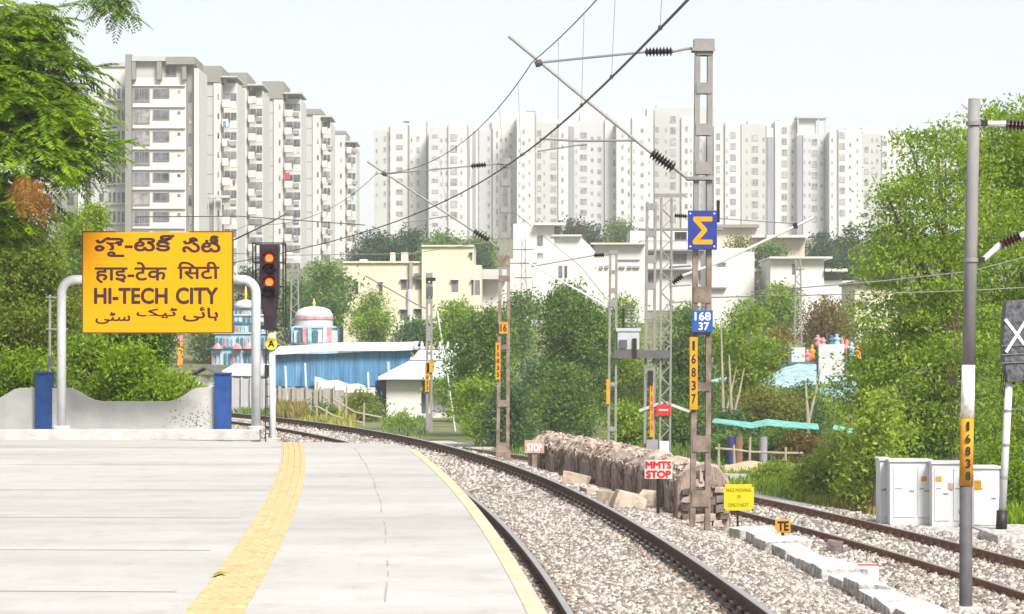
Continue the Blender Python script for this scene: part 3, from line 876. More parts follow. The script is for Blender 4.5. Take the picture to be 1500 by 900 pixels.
# masts of the transformer stand
Y = 100.0
z1 = zl(wx(897, Y), Y)
t = thing('overhead_mast', 'slim grey mast left of the transformer', 'mast', (wx(897, Y), Y, z1))
batten_mast(t, 891, 901.5, Y, 367, z1 - .2, [(367, 373), (396, 402), (422, 430), (440, 450), (560, 566), (625, 632)], wl=.085, xa_top=894, xb_top=903)
s = MB().box(wx(888, Y), wx(893, Y), Y - .18, Y - .15, wz(592, Y), wz(556, Y)).build('number_band', M['band'], t)
insulator(a(870, 374.5, Y), a(885, 373.5, Y), .11, M['black'], t, 5)
MB().tube([a(885, 373.5, Y), a(896, 373, Y)], .03, 6).build('tie_end', M['galv'], t)
MB().tube([a(870, 374.5, Y), a(778, 391, Y)], .022, 6).build('top_tie', M['wire_light'], t)
MB().tube([a(893, 452, Y), a(868, 437, Y), a(800, 400, Y), a(775, 385, Y)], .035, 6).build('bracket_tube', M['white_paint'], t)
t = thing('overhead_mast', 'grey batten mast standing against the lattice mast', 'mast', (wx(950, Y), Y, z1))
batten_mast(t, 944, 957, Y, 296, z1 - .2, [(298, 308), (338, 348), (374, 386), (415, 425), (458, 468), (540, 549), (560, 572)], wl=.10, xa_top=948, xb_top=960)
s = MB().box(wx(951.5, Y), wx(957, Y), Y - .2, Y - .17, wz(640, Y), wz(560, Y)).build('number_band', M['band'], t)
digits(s, '16836', 954.3, Y, 562, 632, M['red_board'], 4, .2)
MB().box(wx(949, Y), wx(956, Y), Y - .22, Y - .1, wz(565, Y), wz(543, Y)).build('switch_box', M['black'], t)
# lattice mast
t = thing('lattice_mast', 'grey lattice mast with a red board and a beam for the transformer', 'mast', (wx(972, Y), Y, z1))
lt = MB()
XA, XB, zt = wx(966, Y), wx(981, Y), wz(290, Y)
XA2, XB2 = wx(969, Y), wx(984, Y)
corn = lambda f, sx_, sy_: Vector((((XA if sx_ < 0 else XB) * (1 - f) + (XA2 if sx_ < 0 else XB2) * f), Y + sy_ * .19, z1 - .2 + (zt - z1 + .2) * f))
for sx_ in (-1, 1):
    lg = MB()
    for sy_ in (-1, 1): lg.bar(corn(0, sx_, sy_), corn(1, sx_, sy_), .062)
    lg.build('leg', M['galv'], t)
N = 26
for k in range(N):
    f0, f1 = k / N, (k + 1) / N
    s0 = -1 if k % 2 else 1
    for sy_ in (-1, 1):
        lt.bar(corn(f0, s0, sy_), corn(f1, -s0, sy_), .035, .02)
    for sx_ in (-1, 1):
        lt.bar(corn(f0, sx_, s0), corn(f1, sx_, -s0), .02, .035)
tag(lt.build('lacing', M['galv'], t), kind='stuff')
MB().box(wx(958, Y), wx(1003, Y), Y - .06, Y + .06, wz(289, Y), wz(284, Y)).build('head_beam', M['galv'], t)
for yy in (-.34, .25): MB().box(wx(899, Y), wx(981, Y), Y + yy, Y + yy + .09, wz(525, Y), wz(513.5, Y)).build('platform_beam', M['dark_post'], t)
MB().bar(a(912, 524, Y), a(960, 520, Y), .07).build('beam_brace', M['galv'], t)
rb = MB().box(wx(961, Y), wx(982, Y), Y - .27, Y - .24, wz(609, Y), wz(593, Y)).build('red_board', M['red_board'], t, bevel=.05)
MB().box(wx(965, Y), wx(978, Y), Y - .275, Y - .2705, wz(601.5, Y), wz(599.5, Y)).build('white_stripe', M['white_letter'], rb)
hb = MB()
hb.bar(a(972, 589, Y), a(936, 602, Y), .10, .3)
hb.bar(a(972, 589, Y), a(1010, 603, Y), .10, .3)
hb.build('hood_arm', M['whitewash'], t)
MB().box(wx(965, Y), wx(979, Y), Y - .4, Y - .22, wz(669, Y), wz(646, Y)).build('meter_box', M['cabinet'], t, bevel=.01)
MB().box(wx(946, Y), wx(963, Y), Y - .36, Y - .22, wz(668, Y), wz(644, Y)).build('switch_box', M['shade_grey'], t, bevel=.01)
insulator(a(988, 316, Y), a(1006, 317, Y), .10, M['black'], t, 6)
MB().tube([a(1006, 317, Y), a(1165, 328, Y)], .02, 6).build('top_tie', M['wire_light'], t)
insulator(a(985, 415, Y), a(1000, 404, Y), .13, M['black'], t, 5)
MB().tube([a(1000, 404, Y), a(1055, 384, Y), a(1192, 319, Y)], .05, 8).build('bracket_tube', M['white_paint'], t)
MB().lathe([(.09, -.1), (.09, .1)], a(1165, 331, Y), 8, axis=(0, 0, 1)).build('messenger_clamp', M['black'], t)
for y in (392, 420, 444):
    MB().bar(a(980, y, Y), a(1012, y - 2, Y), .06).build('cross_bar', M['dark_post'] if y < 400 else M['galv'], t)
# transformer on the beam
t = thing('pole_transformer', 'pale grey transformer with bushings resting on the mast beam', 'transformer', (wx(920, Y), Y, wz(513, Y)))
MB().box(wx(904, Y), wx(936, Y), Y - .3, Y + .3, wz(512.8, Y), wz(486, Y)).build('tank', M['transformer'], t, bevel=.03)
MB().box(wx(902, Y), wx(938, Y), Y - .34, Y + .34, wz(486, Y), wz(481, Y)).build('lid', M['transformer'], t, bevel=.01)
MB().box(wx(907, Y), wx(918, Y), Y - .42, Y - .3, wz(510, Y), wz(498, Y)).build('radiator', M['dark_post'], t)
MB().box(wx(926, Y), wx(932, Y), Y - .4, Y - .3, wz(526, Y), wz(496, Y)).build('drain_box', M['black'], t)
for x in (913, 921, 928):
    insulator(a(x, 481, Y), a(x, 452, Y), .07, M['galv'] if x > 913 else M['black'], t, 6, 'bushing')
MB().box(wx(911, Y), wx(930, Y), Y - .06, Y + .06, wz(452, Y), wz(447, Y)).build('terminal_bar', M['dark_post'], t)
MB().tube([a(934, 481, Y), a(934, 468, Y), a(936, 462, Y)], .03, 6).build('breather', M['galv'], t)

# tubular post with number 16838
Y = 40.0
z1 = zl(wx(1417, Y), Y)
t = thing('tubular_mast', 'thick grey tubular mast with amber band numbered 16838', 'mast', (wx(1417, Y), Y, z1))
seg = [(145, 535, 'grey_post', 9.3, 1427), (535, 612, 'peeling', 9.9, 1418), (612, 712, 'band', 9.9, 1416.5), (712, 990, 'dark_post', 9.6, 1415)]
ax = lambda y: 1427 - (y - 145) * (12.0 / 560) if y < 705 else 1415 - (y - 705) * .002
names = {'grey_post': 'upper_tube', 'peeling': 'painted_tube', 'band': 'number_band', 'dark_post': 'lower_tube'}
for y0, y1, m, r, _ in seg:
    o_ = MB().tube([a(ax(y1), y1, Y), a(ax((y0 + y1) / 2), (y0 + y1) / 2, Y), a(ax(y0), y0, Y)], [r * Y / FOC * 1.02, r * Y / FOC, r * Y / FOC * (.97 if y0 > 200 else .92)], 20).build(names[m], M[m], t, smooth=True)
    if m == 'band': digits(o_, '16838', 1416.3, Y, 615, 706, M['black'], 7.5, .112)
for y in (181, 381):
    MB().lathe([(.115, -.03), (.115, .03)], a(ax(y), y, Y), 20).build('clamp', M['galv'], t)
    MB().box(wx(ax(y) + 10, Y), wx(ax(y) + 20, Y), Y - .05, Y + .05, wz(y + 4, Y), wz(y - 4, Y)).build('clamp_lug', M['black'], t)
MB().tube([a(1446, 181, Y), a(1473, 182, Y)], [.035, .05], 8).build('tie_end', M['white_paint'], t)
insulator(a(1472, 182.5, Y), a(1516, 185, Y), .10, M['porcelain'], t, 8)
MB().tube([a(1516, 185, Y), a(1640, 190, Y)], .03, 6).build('top_tie', M['galv'], t)
MB().tube([a(1440, 381, Y), a(1466, 358, Y)], [.04, .05], 8).build('bracket_shoe', M['white_paint'], t)
insulator(a(1465, 359, Y), a(1495, 346, Y), .10, M['porcelain'], t, 6)
MB().tube([a(1494, 346.5, Y), a(1640, 280, Y)], .045, 8).build('bracket_tube', M['white_paint'], t)
MB().box(wx(1395, Y), wx(1436, Y), Y - .25, Y + .25, z1 - .3, z1 + .12).build('footing', M['whitewash'], t, bevel=.02)

# wires of the near track
def wire(name, label, cat, pts, r, m, n=6):
    return tag(MB().tube(pts, r, n).build(name, m, loc=tuple(pts[0]), smooth=True), label, cat)
_cx = np.polyfit([18, 25.9, 36.2, 43, 47.7, 53.9, 63, 72.6, 86, 100, 116], [2.05, 1.735, .97, .44, .03, -.72, -2.0, -3.4, -6.2, -10.0, -14.5], 4)
cw = [(float(np.polyval(_cx, Y)), float(Y), 5.76) for Y in np.arange(16, 117, 2.0)]
wire('contact_wire', 'thick dark contact wire hanging low over the near track', 'wire', cw, .015, M['wire'])
_mx = np.polyfit([18, 30, 35.7, 40, 44, 46, 49.2, 54, 61.4, 72.6, 86, 100, 116], [1.95, 1.45, 1.18, .83, .44, .115, -.37, -1.05, -2.0, -3.36, -6.0, -10, -14.5], 4)
def sag(Y):
    for a_, b_, za, zb, d_ in ((16, 44, 7.0, 7.11, .10), (44, 72.6, 7.11, 7.17, .44), (72.6, 100, 7.17, 7.1, .42), (100, 130, 7.1, 7.1, .4)):
        if Y <= b_:
            f = (Y - a_) / (b_ - a_)
            return za + (zb - za) * f - d_ * 4 * f * (1 - f)
mw = [(float(np.polyval(_mx, Y)), float(Y), sag(Y)) for Y in np.concatenate([np.arange(16, 44, 2), np.arange(44, 117, 1.43)])]
t = thing('messenger_wire', 'upper carrying wire over the near track with thin droppers below', 'wire', mw[0])
MB().tube(mw, .0085, 6).build('cable', M['wire'], t, smooth=True)
def interp(pts, Y):
    return Vector((np.interp(Y, [p[1] for p in pts], [p[0] for p in pts]), Y, np.interp(Y, [p[1] for p in pts], [p[2] for p in pts])))
for Yd in (24, 28, 33, 36.8, 40.2, 46.2, 49.2, 55, 60, 66, 78, 84):
    MB().tube([interp(mw, Yd), interp(cw, Yd)], .0042, 5).build('dropper', M['wire_light'], t)
    MB().box(*(lambda p: (p.x - .02, p.x + .02, p.y - .03, p.y + .03, p.z - .015, p.z + .03))(interp(cw, Yd))).build('dropper_clip', M['wire'], t)
# other thin lines in the air
wire('power_line', 'thin line sagging across the right hand trees behind the tubular mast', 'wire', [a(1100, 428, 58), a(1290, 412, 58), a(1420, 398, 58), a(1560, 362, 58)][::1], .012, M['wire_light'])
wire('power_line', 'lower thin line crossing the right hand trees below the other', 'wire', [a(1040, 436, 60), a(1300, 430, 60), a(1420, 426, 60), a(1560, 418, 60)], .012, M['wire_light'])
wire('power_line', 'thin level line crossing in front of the left apartment towers', 'wire', [a(200, 318, 140), a(350, 317, 140), a(535, 330, 140)], .025, M['wire'])
wire('power_line', 'thin line behind the signal head level with its upper light', 'wire', [a(330, 371, 150), a(420, 374, 150), a(600, 372, 150), a(735, 352, 150)], .022, M['wire_light'])
wire('power_line', 'thin line from the batten mast down to the lattice beams', 'wire', [a(740, 300, 90), a(850, 390, 90), a(890, 440, 90)], .012, M['wire_light'])
wire('bracket_stay', 'slanting dark stay ending beside the red signal lights', 'wire', [a(342, 352, 75), a(398, 325, 75), a(420, 313, 75)], .02, M['wire'])

# ------------------------------------------------------------------ between the tracks: masonry mound, slabs, boards, whitewashed stones
mp_ = [(47, 3.3), (49.5, 3.2), (52, 3.02), (55, 2.8), (58, 2.5), (61, 2.1), (64, 1.62), (67.5, .98), (68.6, .80)]
def mound_center(Y): return float(np.interp(Y, [p[0] for p in mp_], [p[1] for p in mp_]))
rows = []
for Y in np.arange(47, 68.7, .16):
    c = mound_center(Y); g = zl(c, Y)
    h = (0.47 - g) * (1 - .0 * (Y - 47)) * np.interp(Y, [47, 58, 68], [1.0, .93, .92]) + .04 * math.sin(Y * 1.9) + .03 * math.sin(Y * 4.7 + 1)
    hw = .43 + .03 * math.sin(Y * 3.1)
    prof = []
    for k in range(15):
        f = k / 14
        if f < .3: u, w = -1.0 + .05 * f, f / .3 * .66
        elif f > .7: u, w = 1.0 - .05 * (1 - f), (1 - f) / .3 * .66
        else:
            aa = PI * (1 - (f - .3) / .4)
            u, w = math.cos(aa) * .985, .66 + .34 * math.sin(aa)
        j = .020 * math.sin(Y * 23 + k * 5.1) + random.uniform(-.022, .022)
        rows.append((c + u * hw * (1 + j), Y + random.uniform(-.03, .03), g - .1 + (h + .1) * w * (1 + j)))
nr = len(rows) // 15
b = MB()
b.add(rows, [(i * 15 + k, i * 15 + k + 1, (i + 1) * 15 + k + 1, (i + 1) * 15 + k) for i in range(nr - 1) for k in range(14)] +
      [tuple(range(15)), tuple((nr - 1) * 15 + k for k in range(14, -1, -1))])
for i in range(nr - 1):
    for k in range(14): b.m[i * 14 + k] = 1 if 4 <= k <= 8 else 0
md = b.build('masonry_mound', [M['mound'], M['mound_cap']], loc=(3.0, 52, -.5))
tag(md, 'long round-topped brown masonry mound beside the track', 'mound')
rs = MB()                                        # rough upright stones bedded in its flank and back
for i in range(1500):
    Y = random.uniform(47.1, 68.3); c = mound_center(Y); g = zl(c, Y); hw = .43; hh = .47 - g
    if random.random() < .72: u, zf = -.97 * hw, random.uniform(.02, .74)
    else:
        aa = random.uniform(.15, .95) * PI; u, zf = -math.cos(PI - aa) * hw * .92, .66 + .32 * math.sin(aa)
    w, h_, d = random.uniform(.045, .11), random.uniform(.04, .11) * (1 if zf < .7 else .3), (.018 if zf < .7 else .03)
    ct = Vector((c + u, Y, g + hh * zf))
    vs = [ct + Vector((s1 * d * random.uniform(.5, 1.2), s2 * w * random.uniform(.6, 1.15), s3 * h_ * random.uniform(.6, 1.1))) for s3 in (-1, 1) for s1, s2 in ((-1, -1), (1, -1), (1, 1), (-1, 1))]
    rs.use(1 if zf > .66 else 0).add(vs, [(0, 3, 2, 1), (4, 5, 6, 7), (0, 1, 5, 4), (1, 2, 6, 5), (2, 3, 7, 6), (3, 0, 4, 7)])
for i in range(170):
    Y = random.uniform(47.2, 68); c = mound_center(Y) - random.uniform(.44, .85); g = zl(c, Y)
    r_ = random.uniform(.03, .10)
    vs = [(c + s1 * r_ * random.uniform(.6, 1.2), Y + s2 * r_ * random.uniform(.6, 1.2), g + r_ * .4 + s3 * r_ * .7 * random.uniform(.6, 1.2)) for s3 in (-1, 1) for s1, s2 in ((-1, -1), (1, -1), (1, 1), (-1, 1))]
    rs.use(1 if i % 3 else 0).add(vs, [(0, 3, 2, 1), (4, 5, 6, 7), (0, 1, 5, 4), (1, 2, 6, 5), (2, 3, 7, 6), (3, 0, 4, 7)])
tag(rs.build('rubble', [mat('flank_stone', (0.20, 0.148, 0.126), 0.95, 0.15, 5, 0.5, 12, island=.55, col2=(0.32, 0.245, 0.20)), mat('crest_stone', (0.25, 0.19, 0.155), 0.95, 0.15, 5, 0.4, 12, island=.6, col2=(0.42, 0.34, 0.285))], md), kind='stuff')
sb = MB()                                        # rubble facing of its near end
for r_ in range(7):
    for k in range(4):
        z = -.55 + r_ * .145; hw = .40 if r_ < 5 else .34 - .1 * (r_ - 4)
        x = 3.3 - hw + (k + .5 + .3 * (r_ % 2 - .5)) * hw / 2 + random.uniform(-.04, .04); z += random.uniform(-.035, .035)
        w, h = hw / 4 * random.uniform(.8, 1.05), .065 * random.uniform(.8, 1.1)
        vs = [(x + s1 * w * random.uniform(.55, 1.25), 46.98 + random.uniform(-.10, -.02) + .1 * (s2 > 0), z + s3 * h * random.uniform(.6, 1.35)) for s3 in (-1, 1) for s1, s2 in ((-1, -1), (1, -1), (1, 1), (-1, 1))]
        sb.add(vs, [(0, 3, 2, 1), (4, 5, 6, 7), (0, 1, 5, 4), (1, 2, 6, 5), (2, 3, 7, 6), (3, 0, 4, 7)])
sb.build('rubble_face', mat('rubble_stone', (0.13, 0.10, 0.095), 0.95, 0.3, 8, 0.5, 15, island=.7, col2=(0.30, 0.24, 0.22)), md)

def gp(px, py, dz=0.0):
    for Y in np.arange(18, 140, .1):
        if EYE + (515 - py) * Y / FOC <= zl(wx(px, Y), Y) + dz: break
    return Vector((wx(px, Y), Y, zl(wx(px, Y), Y)))

def rock(name, label, cat, px, py, w, h, d, m, tilt=0, group=None, seed=0, z=None):
    rr = random.Random(seed)
    X, Y, zz = gp(px, py)
    w, h = w * Y / FOC, h * Y / FOC
    vs = [(sx_ * w / 2 * rr.uniform(.8, 1.05), sy_ * d / 2 * rr.uniform(.8, 1.1), h * zz_ * rr.uniform(.85, 1.1) - .03) for zz_ in (0, 1) for sx_, sy_ in ((-1, -1), (1, -1), (1, 1), (-1, 1))]
    R_ = Matrix.Rotation(tilt, 3, 'Y') @ Matrix.Rotation(rr.uniform(-.4, .4), 3, 'Z')
    vs = [R_ @ Vector(v) for v in vs]
    b = MB().add([(v.x + X, v.y + Y, v.z + zz) for v in vs], [(0, 3, 2, 1), (4, 5, 6, 7), (0, 1, 5, 4), (1, 2, 6, 5), (2, 3, 7, 6), (3, 0, 4, 7)])
    return tag(b.build(name, m, loc=(X, Y, zz), bevel=.015), label, cat, group)
rock('stone_slab', 'flat tan slab lying highest up along the mound', 'slab', 842, 712, 40, 20, .5, M['slab'], .25, seed=3)
rock('stone_slab', 'low broken tan slab between the flat slab and the large one', 'slab', 872, 724, 44, 10, .4, M['slab'], .15, seed=4)
rock('stone_slab', 'reddish small slab leaning on the large tan slab', 'slab', 893, 737, 32, 20, .4, M['slab'], .1, seed=6)
rock('stone_slab', 'large tan slab tilted towards the track near the red stop board', 'slab', 917, 746, 48, 28, .55, M['slab'], .32, seed=5)
rock('stone_slab', 'upright squared block beside the pole of the red stop board', 'slab', 951, 749, 24, 32, .35, M['slab'], -.12, seed=8)
rock('dark_stone', 'dark boulder lying on the ballast above the whitewashed stones', 'stone', 1222, 812, 22, 22, .25, M['dark_stone'], .1, seed=9)

def board_on_post(name, label, cat, Y, x0, x1, y0, y1, px, base, pm, lines, bm_, lm, postw=.05, post=M['black']):
    zb = zl(wx(px, Y), Y)
    t = thing(name, label, cat, (wx(px, Y), Y, zb))
    MB().box(wx(px, Y) - postw / 2, wx(px, Y) + postw / 2, Y - .02, Y + .03, zb - .2, wz(y0 + 3, Y)).build('post', post, t)
    s = MB().box(wx(x0, Y), wx(x1, Y), Y - .045, Y - .022, wz(y1, Y), wz(y0, Y)).build('sign_panel', bm_, t, bevel=.004)
    if lines: lettering(s, [(tx, wx(a0, Y), wx(a1, Y), wz(b1, Y), wz(b0, Y), bd_) for tx, a0, a1, b0, b1, bd_ in lines], lm, Y - .045)
    return t, s
board_on_post('stop_board', 'white board reading MMTS STOP in red letters on a dark post', 'sign', 46.2, 944, 984.5, 674, 701.5, 964, 757, M['black'],
              [('MMTS', 945, 983.5, 675.5, 687, .075), ('STOP', 946, 983, 689, 700.5, .08)], M['white_board'], M['red_board'], .055)
board_on_post('stop_board', 'faded pink board reading STOP at the far end of the mound', 'sign', 64.6, 768.5, 797, 645, 664, 783, 690, M['rust_mast'],
              [('STOP', 772, 794, 650, 661, .04)], M['pink_board'], M['white_letter'], .12, M['rust_mast'])
t, s = board_on_post('warning_board', 'lemon yellow square board with three faded lines on a black post', 'sign', 45.5, 1060, 1104, 709.5, 748, 1080.5, 780, M['black'],
              [('NAZ MOVING', 1063.5, 1100, 715.5, 720.5, .02), ('OF', 1079, 1085, 725.5, 730, .02), ('ONLY.NOT', 1066, 1096, 737, 742.5, .02)], M['lemon'], M['olive_letter'], .032)
cn = MB()
for x, y in ((1060.8, 711), (1102.5, 711), (1060.8, 746.5), (1102.5, 746.5)):
    cn.box(wx(x - .8, 45.5), wx(x + .9, 45.5), 45.44, 45.45, wz(y + 1.2, 45.5), wz(y - 1.2, 45.5))
cn.build('corner_bolt', M['black'], s)
board_on_post('marker_board', 'small amber board lettered TE on a short black post', 'sign', 45.0, 1135, 1157.5, 760.5, 780.5, 1146.5, 790, M['black'],
              [('TE', 1138.5, 1155, 763.5, 777.5, .05)], M['band'], M['black'], .045)
# whitewashed stones along the shoulder
kp = [(1086, 784), (1104, 790), (1124, 799), (1144, 808), (1166, 818), (1188, 829), (1208, 840), (1228, 850), (1250, 862), (1274, 875), (1300, 889), (1330, 905), (1362, 924)]
for i, ((xa, ya), (xb, yb)) in enumerate(zip(kp, kp[1:])):
    rr = random.Random(i)
    b = MB()
    p, q = gp(xa, ya, .1), gp(xb - 2, yb - 1, .1)
    n_ = Vector((q.y - p.y, -(q.x - p.x), 0)).normalized() * -1
    if n_.x < 0: n_ = -n_
    hw = rr.uniform(.20, .44)
    top, bot = .20 + rr.uniform(-.03, .05), -.2
    vs = []
    for zz_, k in ((bot, 1.15), (top, 1.0)):
        for c_, s_ in ((p, -.5), (q, -.5), (q, 1.0), (p, 1.0)):
            vs.append(c_ + n_ * s_ * hw * k * rr.uniform(.9, 1.1) + Vector((0, 0, zz_ + rr.uniform(-.02, .02))))
    b.add(vs, [(0, 3, 2, 1), (4, 5, 6, 7), (0, 1, 5, 4), (1, 2, 6, 5), (2, 3, 7, 6), (3, 0, 4, 7)])
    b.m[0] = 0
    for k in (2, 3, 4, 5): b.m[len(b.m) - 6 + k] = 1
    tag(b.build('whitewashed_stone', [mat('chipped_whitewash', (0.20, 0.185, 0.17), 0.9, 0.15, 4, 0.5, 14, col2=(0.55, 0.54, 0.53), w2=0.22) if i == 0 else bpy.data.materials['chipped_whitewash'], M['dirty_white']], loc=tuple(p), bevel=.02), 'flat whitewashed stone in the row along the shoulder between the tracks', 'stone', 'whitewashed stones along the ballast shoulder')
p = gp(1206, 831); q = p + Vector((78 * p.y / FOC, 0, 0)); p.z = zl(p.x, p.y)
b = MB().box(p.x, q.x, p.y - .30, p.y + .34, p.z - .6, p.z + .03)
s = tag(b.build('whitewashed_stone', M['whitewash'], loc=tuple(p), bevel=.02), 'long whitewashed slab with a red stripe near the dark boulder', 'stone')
MB().box(p.x + .06, q.x - .01, p.y - .16, p.y + .02, p.z + .033, p.z + .04).build('red_stripe', M['red_board'], s)

# ------------------------------------------------------------------ right of the rusty track: equipment cabinets and the crossed-out signal
Yc = 63.0
pd = [(1289, 1303, 0, 672, 764), (1303.5, 1365, 1, 674, 765), (1365.5, 1422, 2, 677, 770), (1422.5, 1464, 3, 684, 776)]
lab = ['narrow white equipment cabinet at the left end of the row', 'wide white equipment cabinet with two doors and one yellow sticker', 'white equipment cabinet behind the thick tubular mast with two stickers', 'lower white equipment cabinet with a round yellow sticker at the right end']
for x0, x1, k, y0, y1 in pd:
    Yk = Yc - .5 * k
    X0, X1 = wx(x0, Yk), wx(x1, Yk)
    zb = zl((X0 + X1) / 2, Yk)
    t = thing('equipment_cabinet', lab[k], 'cabinet', ((X0 + X1) / 2, Yk, zb), 'white equipment cabinets beside the rusty track')
    MB().box(X0, X1, Yk, Yk + .7, zb - .1, wz(y0 + 3, Yk)).build('case', M['cabinet'], t, bevel=.01)
    MB().box(X0 - .03, X1 + .02, Yk - .05, Yk + .75, wz(y0 + 3, Yk), wz(y0 - 1, Yk)).build('lid', M['cabinet'], t, bevel=.012)
    nd = {0: 1, 1: 2, 2: 2, 3: 1}[k]
    for j in range(nd):
        a0 = X0 + (X1 - X0) * j / nd + .05; a1 = X0 + (X1 - X0) * (j + 1) / nd - .05
        if k == 1: a0, a1 = ((X0 + .08, X0 + .58), (X0 + .64, X1 - .04))[j]
        d = MB().box(a0, a1, Yk - .025, Yk - .002, wz(y1 - 7, Yk), wz(y0 + 10, Yk)).build('door', M['cabinet'], t, bevel=.006)
        MB().box(a1 - .14, a1 - .03, Yk - .04, Yk - .026, wz((y0 + y1) / 2 + 1, Yk), wz((y0 + y1) / 2 - 1, Yk)).build('handle', M['galv'], d)
        MB().box(a0 + .03, a0 + .3 * (a1 - a0) + .05, Yk - .029, Yk - .026, wz(717, Yk), wz(715.2, Yk)).build('nameplate', M['shade_grey'], d)
    st_ = {1: [(1349, 1357, 698, 705)], 2: [(1370, 1379, 698, 706), (1388, 1396, 708, 717)], 3: [(1427, 1437, 704, 718)]}.get(k, [])
    for j, (sx0, sx1, sy0, sy1) in enumerate(st_):
        MB().box(wx(sx0, Yk), wx(sx1, Yk), Yk - .032, Yk - .0265, wz(sy1, Yk), wz(sy0, Yk)).build('sticker', M['band'] if not (k == 2 and j == 1) else M['pink_board'], t)
b = MB()
b.box(wx(1284, Yc), wx(1470, Yc - 2), Yc - 2.6, Yc + 1.0, zl(8.6, Yc) - .35, zl(8.6, Yc) + .05)
b.box(wx(1440, 60), wx(1570, 60), 58.2, 62.2, -2.2, -1.48)
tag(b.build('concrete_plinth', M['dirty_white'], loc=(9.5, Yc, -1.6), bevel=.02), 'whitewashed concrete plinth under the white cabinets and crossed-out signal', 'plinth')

Yr = 60.4
t = thing('railway_signal', 'wrapped dark signal crossed out with a white X at the right', 'signal', (wx(1468, Yr), Yr, -1.5))
MB().tube([at(1466.5, 782, Yr), at(1468, 748, Yr)], .125, 12).build('base_sleeve', M['black'], t, smooth=True)
MB().tube([at(1468, 750, Yr), at(1478, 562, Yr)], .085, 12).build('post', M['white_paint'], t, smooth=True)
for y in (700, 652, 602): MB().lathe([(.095, -.03), (.095, .03)], at(1468 + (750 - y) * .053, y, Yr), 12).build('band', M['galv'], t)
b = MB()
b.prism([(wx(x, Yr), wz(y, Yr)) for x, y in ((1470, 448), (1473, 441), (1498, 439.5), (1506, 446), (1507, 500), (1503, 532), (1494, 560), (1474, 560), (1468, 528), (1467, 500))], Yr - .2, Yr + .2)
hd = b.build('signal_head', mat('black_wrapping', (0.028, 0.028, 0.034), 0.6, 0.3, 9, 0.8, 9, col2=(0.10, 0.10, 0.115)), t, bevel=.03)
xb_ = MB()
xb_.bar((wx(1470, Yr), Yr - .215, wz(468, Yr)), (wx(1502, Yr), Yr - .215, wz(510, Yr)), .065, .012)
xb_.bar((wx(1500, Yr), Yr - .228, wz(470, Yr)), (wx(1471, Yr), Yr - .228, wz(516, Yr)), .065, .012)
xb_.build('cross', M['white_letter'], hd)
rp = MB()
for y in (505, 518, 530): rp.bar((wx(1465, Yr), Yr - .22, wz(y + 2, Yr)), (wx(1508, Yr), Yr - .22, wz(y, Yr)), .018)
rp.build('rope', M['wire_light'], hd)
lc = MB()
for k in range(5):
    lc.tube([at(1468 + k * 3, 540 + k * 3, Yr), at(1466 + k * 2.6, 570 + 3 * (k % 3), Yr), at(1472, 582 - k, Yr)], .012, 5)
lc.build('cable', M['black'], t)

# ------------------------------------------------------------------ buildings
M['glass_curtain'] = mat('curtained_glass', (0.10, 0.095, 0.115), 0.4, 0.4, 1.2, col2=(0.26, 0.24, 0.25), spec=.2)
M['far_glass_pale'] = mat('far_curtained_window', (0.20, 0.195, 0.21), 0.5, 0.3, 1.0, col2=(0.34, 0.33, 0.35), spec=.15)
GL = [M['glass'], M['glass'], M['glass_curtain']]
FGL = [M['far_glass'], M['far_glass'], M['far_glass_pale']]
_wc = {}
def window(parent, x0, x1, z0, z1, y, frame=True, mg=None, name='window', proud=.06):
    """one window: a framed pane; equal windows share one mesh"""
    w, h = round(x1 - x0, 2), round(z1 - z0, 2)
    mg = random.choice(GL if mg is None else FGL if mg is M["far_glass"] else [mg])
    key = (w, h, frame, (mg or M['glass']).name)
    if key not in _wc:
        b = MB()
        b.box(-w / 2, w / 2, -proud * .4, .05, -h / 2, h / 2)
        if frame:
            f = min(.09, w * .09)
            b.use(1)
            for xa in (-w / 2, w / 2 - f): b.box(xa, xa + f, -proud, -proud * .4 - .002, -h / 2, h / 2)
            for za in (-h / 2, h / 2 - f): b.box(-w / 2 + f + .001, w / 2 - f - .001, -proud, -proud * .4 - .002, za, za + f)
            if w > .8: b.box(-f / 2, f / 2, -proud, -proud * .4 - .002, -h / 2 + f + .001, h / 2 - f - .001)
        o = b.build(name, [mg or M['glass'], M['tw_pale'] if mg in FGL else M['tw_grey']])
        _wc[key] = o.data
        bpy.data.objects.remove(o)
    o = bpy.data.objects.new(name, _wc[key])
    C.objects.link(o)
    o.parent = parent
    r = root_loc(parent)
    o.location = ((x0 + x1) / 2 - r.x, y - r.y, (z0 + z1) / 2 - r.z)
    return o

def tower(name, label, cat, Y, x0, x1, ybase, group=None):
    X0, X1 = wx(x0, Y), wx(x1, Y)
    return thing(name, label, cat, ((X0 + X1) / 2, Y, wz(ybase, Y)), group)
def block(t, Y, x0, x1, y0, y1, m, dy=0.0, depth=12.0, name='wall', down=6):
    """one volume of a building, front face at Y + dy; footing carried below the visible foot"""
    return MB().box(wx(x0, Y), wx(x1, Y), Y + dy, Y + dy + depth, wz(y1, Y) - down, wz(y0, Y)).build(name, m, t)

# --- the near apartment towers on the left, stepping back to the right
def balcony(t, Y, x0, x1, ytop, yfl, m=None, dy=-.9):
    """slab, parapet and dark bay of one balcony; yfl is its floor"""
    b = MB()
    z = wz(yfl, Y)
    b.box(wx(x0, Y), wx(x1, Y), Y + dy, Y + .0, z - .16, z)
    b.box(wx(x0, Y), wx(x1, Y), Y + dy, Y + dy + .09, z + .001, z + 1.0)
    o = b.build('balcony', m or M['tw_white'], t)
    return o

AP = 'pale apartment towers on the left'
